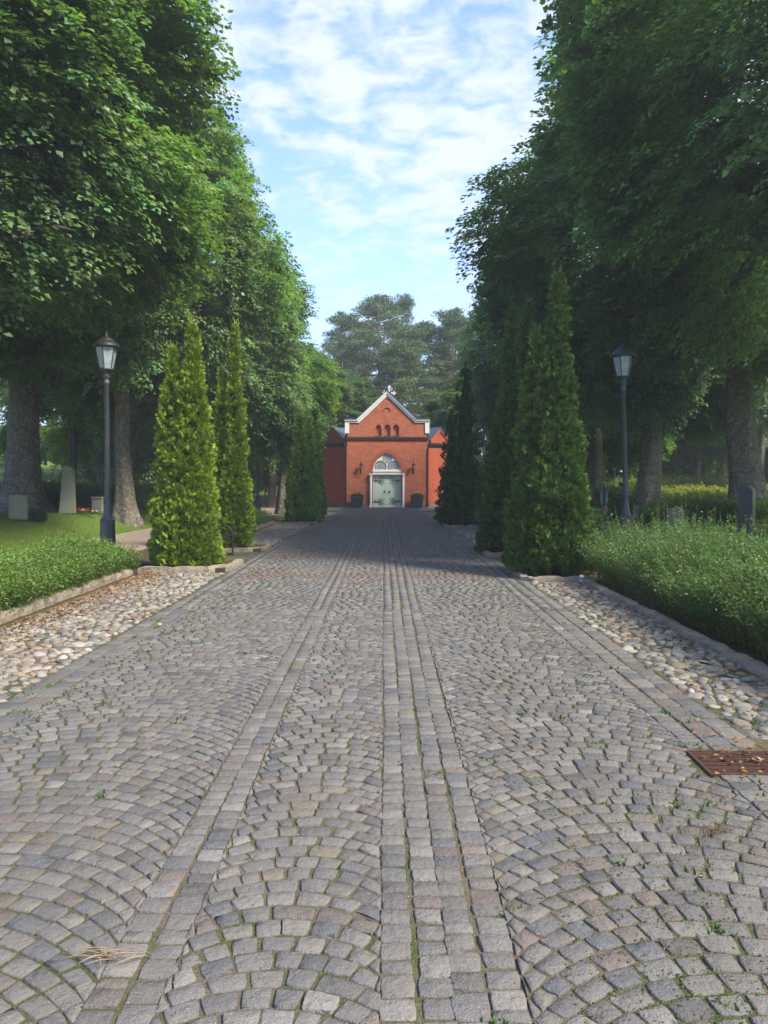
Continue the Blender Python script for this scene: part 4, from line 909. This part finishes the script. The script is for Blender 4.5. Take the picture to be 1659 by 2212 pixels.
# ------------------------------------------------------------------ graves
def blockbm(poly, d, bev, taper=0, seg=0):
    """stone slab from an outline in x-z with bevelled edges"""
    bm_ = bmesh.new(); v0 = [bm_.verts.new((x, -d / 2, z)) for x, z in poly]; v1 = [bm_.verts.new((x, d / 2, z)) for x, z in poly]; n_ = len(poly)
    bm_.faces.new(v0); bm_.faces.new(v1[::-1])
    for i in range(n_): bm_.faces.new((v0[i], v1[i], v1[(i + 1) % n_], v0[(i + 1) % n_]))
    bmesh.ops.recalc_face_normals(bm_, faces=bm_.faces)
    bmesh.ops.bevel(bm_, geom=bm_.edges[:], offset=bev, segments=2, affect='EDGES', clamp_overlap=True)
    return bm_
def grave(px, py, wpx, hpx, shape, m, label, rz=0, base=True, panel=False, depth=.16, Yf=None):
    p = hit(px, py) if Yf is None else atY(px, py, Yf)
    if Yf: p.z = float(gz(p.x, Yf))
    k = p.y / F; w_, h = wpx * k, hpx * k
    e = empty('gravestone', (p.x, p.y, p.z - .02), label, 'gravestone', 'gravestones among the trees', rz)
    hw = w_ / 2
    if shape == 'square': P_ = [(-hw, 0), (hw, 0), (hw, h * .96), (hw * .9, h), (-hw * .9, h), (-hw, h * .96)]
    elif shape == 'round': P_ = [(-hw, 0), (hw, 0)] + [(hw * math.cos(a), h - hw + hw * math.sin(a)) for a in np.linspace(0, math.pi, 12)]
    elif shape == 'gable': P_ = [(-hw, 0), (hw, 0), (hw, h * .82), (0, h), (-hw, h * .82)]
    elif shape == 'stele': P_ = [(-hw, 0), (hw, 0), (hw * .93, h * .5), (hw * .95, h * .92), (hw * .55, h * .97), (hw * .1, h), (-hw * .45, h * .93), (-hw * .62, h * .6), (-hw * .9, h * .2)]
    elif shape == 'cap': P_ = [(-hw * .92, 0), (hw * .92, 0), (hw * .9, h * .9), (-hw * .9, h * .9)]
    elif shape == 'pillar': P_ = [(-hw * .8, h * .27), (hw * .8, h * .27), (hw * .74, h * .93), (hw * .2, h), (-hw * .2, h), (-hw * .74, h * .93)]
    b = MB(); b.bm(blockbm(P_, depth, min(.015, w_ * .08))); 
    st = b.build('slab', M[m], e)
    if shape == 'cap': b = MB(); b.box(-hw, hw, -depth * .7, depth * .7, h * .9 + .002, h, .01); b.build('capstone', M[m], e)
    if shape == 'pillar': b = MB(); b.box(-hw, hw, -depth * .7, depth * .7, -.05, h * .27 - .002, .012); b.build('base', M[m], e)
    if panel: b = MB(); b.box(-hw * .55, hw * .55, -depth / 2 - .008, -depth / 2 + .004, h * .35, h * .85, .004); b.build('inscription_panel', M[m], e)
    return e
grave(40, 1121, 37, 53, 'square', 'palestone', 'pale lichen-covered square gravestone at the left edge, before the flared trunk', R(8), panel=True)
grave(146, 1108, 32, 104, 'stele', 'palestone', 'tall rough leaning stone stele left of the near lamp post', R(6), depth=.3)
grave(211, 1108, 26, 36, 'cap', 'stone', 'low dark capped gravestone partly hidden by the lamp post', R(-12), panel=True)
grave(275, 1107, 24, 34, 'gable', 'stone', 'small dark gravestone at the foot of the leaning lime trunk', R(10), panel=True)
grave(1306, 1112, 13, 22, 'round', 'pinkstone', 'small round-topped reddish gravestone right of the tallest thuja', R(-38))
grave(1374, 1120, 12, 30, 'square', 'pinkstone', 'narrow pinkish gravestone immediately right of the leaning lamp post', R(-25))
grave(1459, 1138, 32, 46, 'gable', 'stone', 'gabled grey gravestone on the lawn in front of the shaggy hedge', R(-35), depth=.26)
grave(1612, 1160, 38, 112, 'pillar', 'blackstone', 'tall black pointed pillar gravestone before the massive trunk', R(-38), depth=.30)
fg = 'small graves in the sunny plot'
for i, (px, py, w_, h_, sh, mm_, lb) in enumerate([(1428, 1090, 12, 16, 'gable', 'stone', 'tiny pale gabled gravestone in the sunny plot, leftmost of the far row'), (1475, 1088, 14, 12, 'square', 'pinkstone', 'tiny tan block gravestone in the far row, beyond the gabled gravestone'), (1535, 1090, 11, 14, 'round', 'stone', 'tiny round gravestone in the middle of the far sunny row'), (1578, 1090, 16, 9, 'square', 'blackstone', 'tiny low dark gravestone in the far row beside the massive trunk'), (1350, 1092, 9, 10, 'square', 'stone', 'tiny grey block between the leaning lamp and the ivy-clad trunk')]):
    grave(px, py, w_, h_ + 4, sh, mm_, lb, R(-20 + 9 * i), Yf=36 + i)
def bed(px, py, wm, label, m='petal_red', m2='petal_white'):
    p = hit(px, py); e = empty('flower_bed', (p.x, p.y, p.z - .02), label, 'flowers', 'grave flowers')
    v, f, c = flowers(500, .5, 0, .14, 1, 0); v = v * np.array([wm, .4, 1]); link('greenery', npmesh('bed_green', v, f, c), M['leaf'], e)
    for mm2, n_ in ((m, 22), (m2, 9)):
        b_ = petal_mb(n_, .5, .02, .15, .032); b_.v = [(x * wm, y * .4, z) for x, y, z in b_.v]; b_.build('blossoms', M[mm2], e)
bed(177, 1110, 1.1, 'red and white flowers at the foot of the tall leaning stele'); bed(296, 1108, .9, 'red flowers beside the small gravestone near the golden thuja')
# upright vases holder
p = atY(1304, 1076, 34); e = empty('vase_stand', (p.x, 34, float(gz(p.x, 34))), 'dark post holding two pale cylinder vases, right of the tallest thuja', 'vase stand')
b = MB(); b.tube([(0, 0, -.1), (0, 0, 1.15), (.05, 0, 1.22)], .03, 8); b.build('post', M['iron'], e)
for s_ in (-1, 1): b = MB(); b.lathe([(.05, .35), (.065, .9), (.06, .9)], 10, (s_ * .10, -.05, 0)); b.build('vase', M['frost'], e)
p = atY(1344, 1050, 38); e = empty('fire_bowl', (p.x, 38, float(gz(p.x, 38))), 'thin post with a small rusty bowl on top, left of the leaning lamp', 'bowl stand')
b = MB(); zz_ = p.z - e.location.z; b.tube([(0, 0, -.1), (0, 0, zz_)], .025, 6); b.tube([(-.35, 0, zz_ - .25), (.35, 0, zz_ - .25)], .015, 6); b.build('post', M['iron'], e); b = MB(); b.lathe([(.02, 0), (.14, .05), (.19, .16), (.17, .16)], 14, (0, 0, zz_)); b.build('bowl', M['rust'], e)
# pale outbuilding
e = empty('outbuilding', (9.9, 66, float(gz(9.9, 66))), 'small pale rendered building glimpsed between two dark thujas on the right', 'building')
b = MB(); b.box(-2.2, 3, 0, 4, -.2, 2.6); b.build('wall', M['render'], e); b = MB(); b.prism([(-2.5, 2.6), (3.3, 2.6), (.4, 3.9)], -.3, 4.3); b.build('roof', M['roof'], e)
b = MB(); b.box(-1.62, -1.1, -.03, .02, .7, 1.5, .01); b.build('window', M['iron'], e)

# ------------------------------------------------------------------ bushes
def bush(px, py, wpx, hpx, label, base=(.05, .11, .02), Yf=None, leaf=.07):
    p = hit(px, py) if Yf is None else atY(px, py, Yf); zg = float(gz(p.x, p.y)); k = p.y / F; w_, h = wpx * k, hpx * k
    n_ = 1800; d = unit(n_); d[:, 2] = np.abs(d[:, 2]); r_ = (.55 + .45 * rng.random(n_) ** .5) * (1 + .18 * vnoise(d, 4, px))
    P = d * r_[:, None] * np.array([w_ / 2, w_ * .35, h]); D = d + unit(n_) * .8; s = rng.uniform(.7, 1.3, n_) * leaf
    e = empty('bush', (p.x, p.y, zg - .03), label, 'bush', 'low bushes near the graves'); link('foliage', npmesh('bush_leaves', *kites(P, D, np.array([0, 0, .7]) + unit(n_) * .6, s, s * .8, np.array([base]) * (1 + rng.normal(0, .25, (n_, 1))).clip(.3))), M['leaf'], e)
    b_ = MB()
    for j in range(7): a = j * .9; b_.tube([(0, 0, -.03), (math.cos(a) * w_ * .2, math.sin(a) * w_ * .15, h * .5), (math.cos(a) * w_ * .35, math.sin(a) * w_ * .25, h * .8)], [.014, .01, .004], 5)
    b_.build('stems', M['stem'], e)
bush(76, 1124, 42, 26, 'small dark bush in front of the square lichen-covered gravestone', (.05, .09, .022), leaf=.05)
bush(104, 1100, 80, 52, 'leafy bush between the flared trunk and the tall stele', (.05, .12, .02), leaf=.09)
bush(12, 1080, 60, 50, 'dark bush at the left frame edge behind the square gravestone', (.04, .09, .02), leaf=.09)
bush(1345, 1118, 70, 46, 'broad-leaved bush behind the leaning lamp post', (.06, .14, .02), leaf=.12)
bush(1388, 1098, 56, 60, 'ivy and young shoots round the foot of the ivy-clad trunk', (.09, .13, .025), leaf=.08)
bush(1310, 1080, 60, 40, 'sunlit yellow bush behind the pale vases', (.22, .25, .03), Yf=46, leaf=.1)

# ------------------------------------------------------------------ pines and woods behind
def pine_mesh(name, seed, H=20, cb=.45, Rm=3.2, nb=52, per=210):
    rs = np.random.default_rng(seed); out_ = []; b_ = MB()
    sway = rs.normal(0, .25, 2)
    def ax(z): return np.array([sway[0] * math.sin(z * .25), sway[1] * math.sin(z * .2 + 1), z])
    b_.tube([ax(z) for z in np.linspace(-.3, H * .97, 14)], [.26 * (1 - z / H * .9) + .02 for z in np.linspace(0, H * .97, 14)], 8)
    for j in range(nb):
        u = rs.random() ** .8; z = H * (cb + (1 - cb) * u); r = Rm * (1 - u ** 2.2) ** .6 * rs.uniform(.45, 1.1) + .25; a = rs.uniform(0, 6.3)
        p0 = ax(z); p1 = p0 + np.array([math.cos(a) * r, math.sin(a) * r, rs.uniform(-.1, .7)])
        b_.tube([p0, p0 * .5 + p1 * .5 + np.array([0, 0, -.15]), p1], [.055, .035, .012], 4, cap=False)
        for q_ in range(3):
            c = p0 + (p1 - p0) * rs.uniform(.55, 1.0) + rs.normal(0, .3, 3) * np.array([1, 1, .35]); m = per // 2
            d = rs.normal(0, 1, (m, 3)); d /= np.linalg.norm(d, axis=1, keepdims=True)
            P = c + d * rs.random((m, 1)) ** .5 * np.array([.80, .80, .36]) * rs.uniform(.7, 1.15); D = d * .5 + np.array([0, 0, .55]) + rs.normal(0, .4, (m, 3))
            out_.append((P, D, np.full(m, rs.uniform(.75, 1.25))))
    P = np.concatenate([o_[0] for o_ in out_]); D = np.concatenate([o_[1] for o_ in out_]); B_ = np.concatenate([o_[2] for o_ in out_]); m = len(P)
    v = kites(P, D, unit(m), rng.uniform(.16, .32, m), rng.uniform(.06, .11, m), np.array([(.085, .135, .046)]) * B_[:, None] * (1 + rng.normal(0, .15, (m, 1))))
    return npmesh(name, *v), b_.mesh('pine_trunk')
PN = [pine_mesh('pine_crown', 3, cb=.44, Rm=3.0, nb=50, per=190), pine_mesh('pine_crown', 8, cb=.36, Rm=3.7, nb=70, per=190), pine_mesh('pine_crown', 13, cb=.54, Rm=2.7, nb=38, per=190)]
def pine(px, ty, Y, var, label, s=1.0, rz=0):
    p = atY(px, ty, Y); g = float(gz(p.x, Y)); H_ = p.z - g; k = H_ / 20
    e = empty('pine_tree', (p.x, Y, g), label, 'pine tree', 'tall pines behind the chapel')
    c, t = PN[var]; a = link('crown', c, M['needle'], e); a.scale = (s, s, k); a.rotation_euler = (0, 0, rz); a2 = link('trunk', t, M['pinebark'], e); a2.scale = (s, s, k); a2.rotation_euler = (0, 0, rz)
for a in [(756, 676, 84, 0, 'slender pine with flat layered crown, leftmost against the sky', .95, .3), (822, 636, 80, 1, 'tallest broad pine rising directly above the chapel gable', 1.15, 1.2), (868, 642, 86, 0, 'pine with ragged spiky top just right of the tallest one', .8, 2.5),
          (790, 720, 76, 1, 'dense lower pine left of the gable tip', 1.1, 4), (846, 740, 74, 1, 'pine with forked grey trunk right behind the gable tip', 1.0, 5.1), (905, 716, 78, 2, 'pine with bent orange limbs right of the gable tip', 1.1, .9), (935, 700, 84, 1, 'pine in the dip of the treetop line right of centre', 1.1, 3.1),
          (966, 668, 82, 0, 'tall pine with bright orange trunk at the right of the chapel', 1.0, 4.4), (990, 690, 90, 1, 'pine half hidden by the dark limes, rightmost against the sky', 1.1, 1.4), (770, 760, 92, 1, 'dark pine deep behind the left shoulder of the gable', 1.2, 2.9), (888, 770, 92, 2, 'thin-trunked pine deep behind the right slope of the gable', 1.1, .2), (950, 770, 96, 2, 'thin far pine between the orange trunks', 1.1, 5.5), (735, 730, 95, 1, 'pine partly hidden behind the bright lime on the left', 1.1, 3.9)]: pine(*a)
EX = 'broadleaf trees round the chapel'
p = atY(640, 900, 44); tree(G(p.x - .85, 44), 'small bright yellow-green lime, sunlit, above the far left thujas', CR3, TRS, (.95, .92, .80), .4, group=EX, coff=(0, 0, 1.7))
p = atY(762, 900, 68); tree(G(p.x - 1, 68), 'mid green broadleaf tree filling the gap left of the chapel gable', CRF, TRS, (.85, .8, .72), 1.4, group=EX)
p = atY(700, 900, 62); tree(G(p.x - 3, 62), 'broadleaf tree behind the bright lime on the left', CRF, TRS, (1, .9, .85), 2.4, group=EX)
tree(G(6.5, 62), 'dark broadleaf tree behind the right wing of the chapel', CRF, TRS, (.75, .8, .70), 3.4, group=EX)
tree(G(15, 62), 'dark lime closing the right row near the chapel', CRF, TR2, (1.25, 1, .95), .7, ts=.8, group=EX)
tree(G(-11.5, 50), 'pale trunked lime seen beyond the far left lamp post', CR1, TR2, (.9, .9, .9), 2.7, ts=.75, trz=1, group=EX)
p = atY(150, 900, 40); tree(G(p.x, 40), 'slim pale trunk with leaves coloured sunlit yellow-green above the stele', CR3, TRS, (1, 1, .8), 1.3, group=EX)
p = atY(215, 940, 46); tree(G(p.x, 46), 'young tree with sunlit leaves just left of the near lamp pole', CR3, TRS, (1, 1, .75), 3.3, group=EX)
p = atY(1310, 940, 46); tree(G(p.x, 48), 'young sunlit tree behind the distant lamp on the right', CR3, TRS, (1, 1, .75), 5.3, group=EX)
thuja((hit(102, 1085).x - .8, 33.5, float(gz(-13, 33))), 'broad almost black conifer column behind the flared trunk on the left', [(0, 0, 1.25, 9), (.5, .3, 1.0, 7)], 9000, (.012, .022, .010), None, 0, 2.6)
# slim trunks on the right hillside
for i, (px, py, Y, lb) in enumerate([(1412, 1080, 58, 'slim straight grey trunk on the wooded slope above the vase plot'), (1551, 1040, 62, 'bare pale trunk standing on the wooded slope left of the massive trunk'), (1636, 1040, 50, 'grey trunk at the right frame edge beyond the massive trunk'), (1500, 1060, 56, 'crooked small trunk in the middle of the wooded slope'), (586, 1058, 56, 'pale trunk standing alone between the far left lamp and the thujas'), (255, 1050, 58, 'slim trunk in the dim wood left of the leaning lime')]):
    p = atY(px, py, Y); tree(G(p.x, Y), lb, CRF, TRS, (.62, .62, .8), i, group='slim trees on the wooded slopes', ts=1.1, barkm='bark')
def wood(name, label, x0, x1, y0, y1, n, zt, base, leaf=.34):
    cx_ = rng.uniform(x0, x1, n); cy_ = rng.uniform(y0, y1, n); g = gz(cx_, cy_); hgt = zt * rng.uniform(.05, 1, n); r_ = rng.uniform(1.1, 2.3, n)
    per = 300; d = unit(n * per); d[:, 2] = d[:, 2] * .7
    P = np.repeat(np.column_stack([cx_, cy_, g + hgt]), per, 0) + d * (np.repeat(r_, per) * rng.random(n * per) ** .35)[:, None]
    D = d + unit(n * per) * .7; s = rng.uniform(.6, 1.3, n * per) * leaf
    C = np.array([base]) * np.repeat(rng.uniform(.6, 1.5, n), per)[:, None] * (1 + rng.normal(0, .15, (n * per, 1)))
    o_ = link(name, npmesh(name, *kites(P, D, np.array([0, 0, .8]) + unit(n * per) * .6, s, s * .8, C.clip(0, 1))), M['leaf']); tag(o_, label, 'woodland', kind='stuff')
wood('woodland', 'dense green woodland closing the cemetery on the left', -62, -13, 62, 78, 330, 13, (.08, .14, .03))
wood('woodland', 'dense green woodland on the slope on the right', 15, 62, 66, 80, 330, 13, (.11, .17, .03))
wood('woodland', 'dark undergrowth behind the chapel below the pines', -16, 8, 98, 108, 130, 9, (.03, .055, .02))

# ------------------------------------------------------------------ small things on the paving
p = hit(1255, 1264); b = MB(); e = empty('paper_cup', (p.x, p.y, p.z + .06), 'crumpled white and blue paper cup by the right thuja edging', 'paper cup')
b.lathe([(.026, 0), (.030, .03), (.036, .075), (.038, .09), (.034, .09)], 14); b.build('cup', M['white'], e); b = MB(); b.lathe([(.0315, .030), (.0365, .060)], 14); b.build('blue_band', mat('blue_print', (.08, .22, .5)), e); e.rotation_euler = (.25, .1, 0)
p = hit(345, 1362); e = empty('dandelion', (p.x, p.y, p.z + .03), 'single yellow dandelion in the joints near the left verge', 'flower')
b = MB(); b.tube([(0, 0, -.02), (0, 0, .03)], .003, 5); b.build('stalk', M['stem'], e); b = MB(); b.lathe([(.004, .025), (.022, .032), (.018, .042), (.004, .044)], 12); b.build('blossom', M['yellow'], e)
v, f, c = tufts(np.array([0.]), np.array([0.]), 14, .05, gcol, dz=0, spread=.03, wd=.012)
p = hit(232, 2112); b = MB()
for k in range(15):
    a = random.gauss(-.1, .5); L_ = random.uniform(.03, .14); x, y = random.gauss(0, .055), random.gauss(0, .018); z = random.uniform(.0, .012)
    b.tube([(x - math.cos(a) * L_ / 2, y - math.sin(a) * L_ / 2, z), (x, y + random.gauss(0, .006), z + .008), (x + math.cos(a) * L_ / 2, y + math.sin(a) * L_ / 2, z)], [.0008, .0016, .0008], 4)
o = b.build('straw', mat('dry_straw', (.30, .21, .11), .8), None, (p.x, p.y, p.z + .034)); tag(o, 'small bundle of dry straw lying on the setts at lower left', 'straw')
p = hit(1545, 1812); b = MB()
for k in range(22):
    a = random.gauss(1.2, .7); L_ = random.uniform(.03, .11); x, y = random.gauss(0, .05), random.gauss(0, .03)
    b.tube([(x - math.cos(a) * L_ / 2, y - math.sin(a) * L_ / 2, .002), (x, y, .012), (x + math.cos(a) * L_ / 2, y + math.sin(a) * L_ / 2, .004)], .0018, 4)
o = b.build('twigs', mat('brown_twig', (.10, .06, .035), .8), None, (p.x, p.y, p.z + .034)); tag(o, 'little heap of dark broken twigs on the setts below the drain', 'twigs')

# ------------------------------------------------------------------ added haze volume in place of lens veiling, lifts the darks
b = MB(); b.box(-760, 760, -100, 1560, -6, 60); o = b.build('veil', None); o['kind'] = 'stuff'; o['label'] = 'thin bluish haze volume added to lift the dark tones'
hm = bpy.data.materials.new('veil'); hm.use_nodes = True; t = hm.node_tree; t.nodes.clear(); pv = t.nodes.new('ShaderNodeVolumePrincipled'); pv.inputs['Color'].default_value = (.86, .93, 1, 1); pv.inputs['Density'].default_value = .0014; pv.inputs['Anisotropy'].default_value = .2
mo = t.nodes.new('ShaderNodeOutputMaterial'); t.links.new(pv.outputs[0], mo.inputs['Volume']); o.data.materials.clear(); o.data.materials.append(hm)
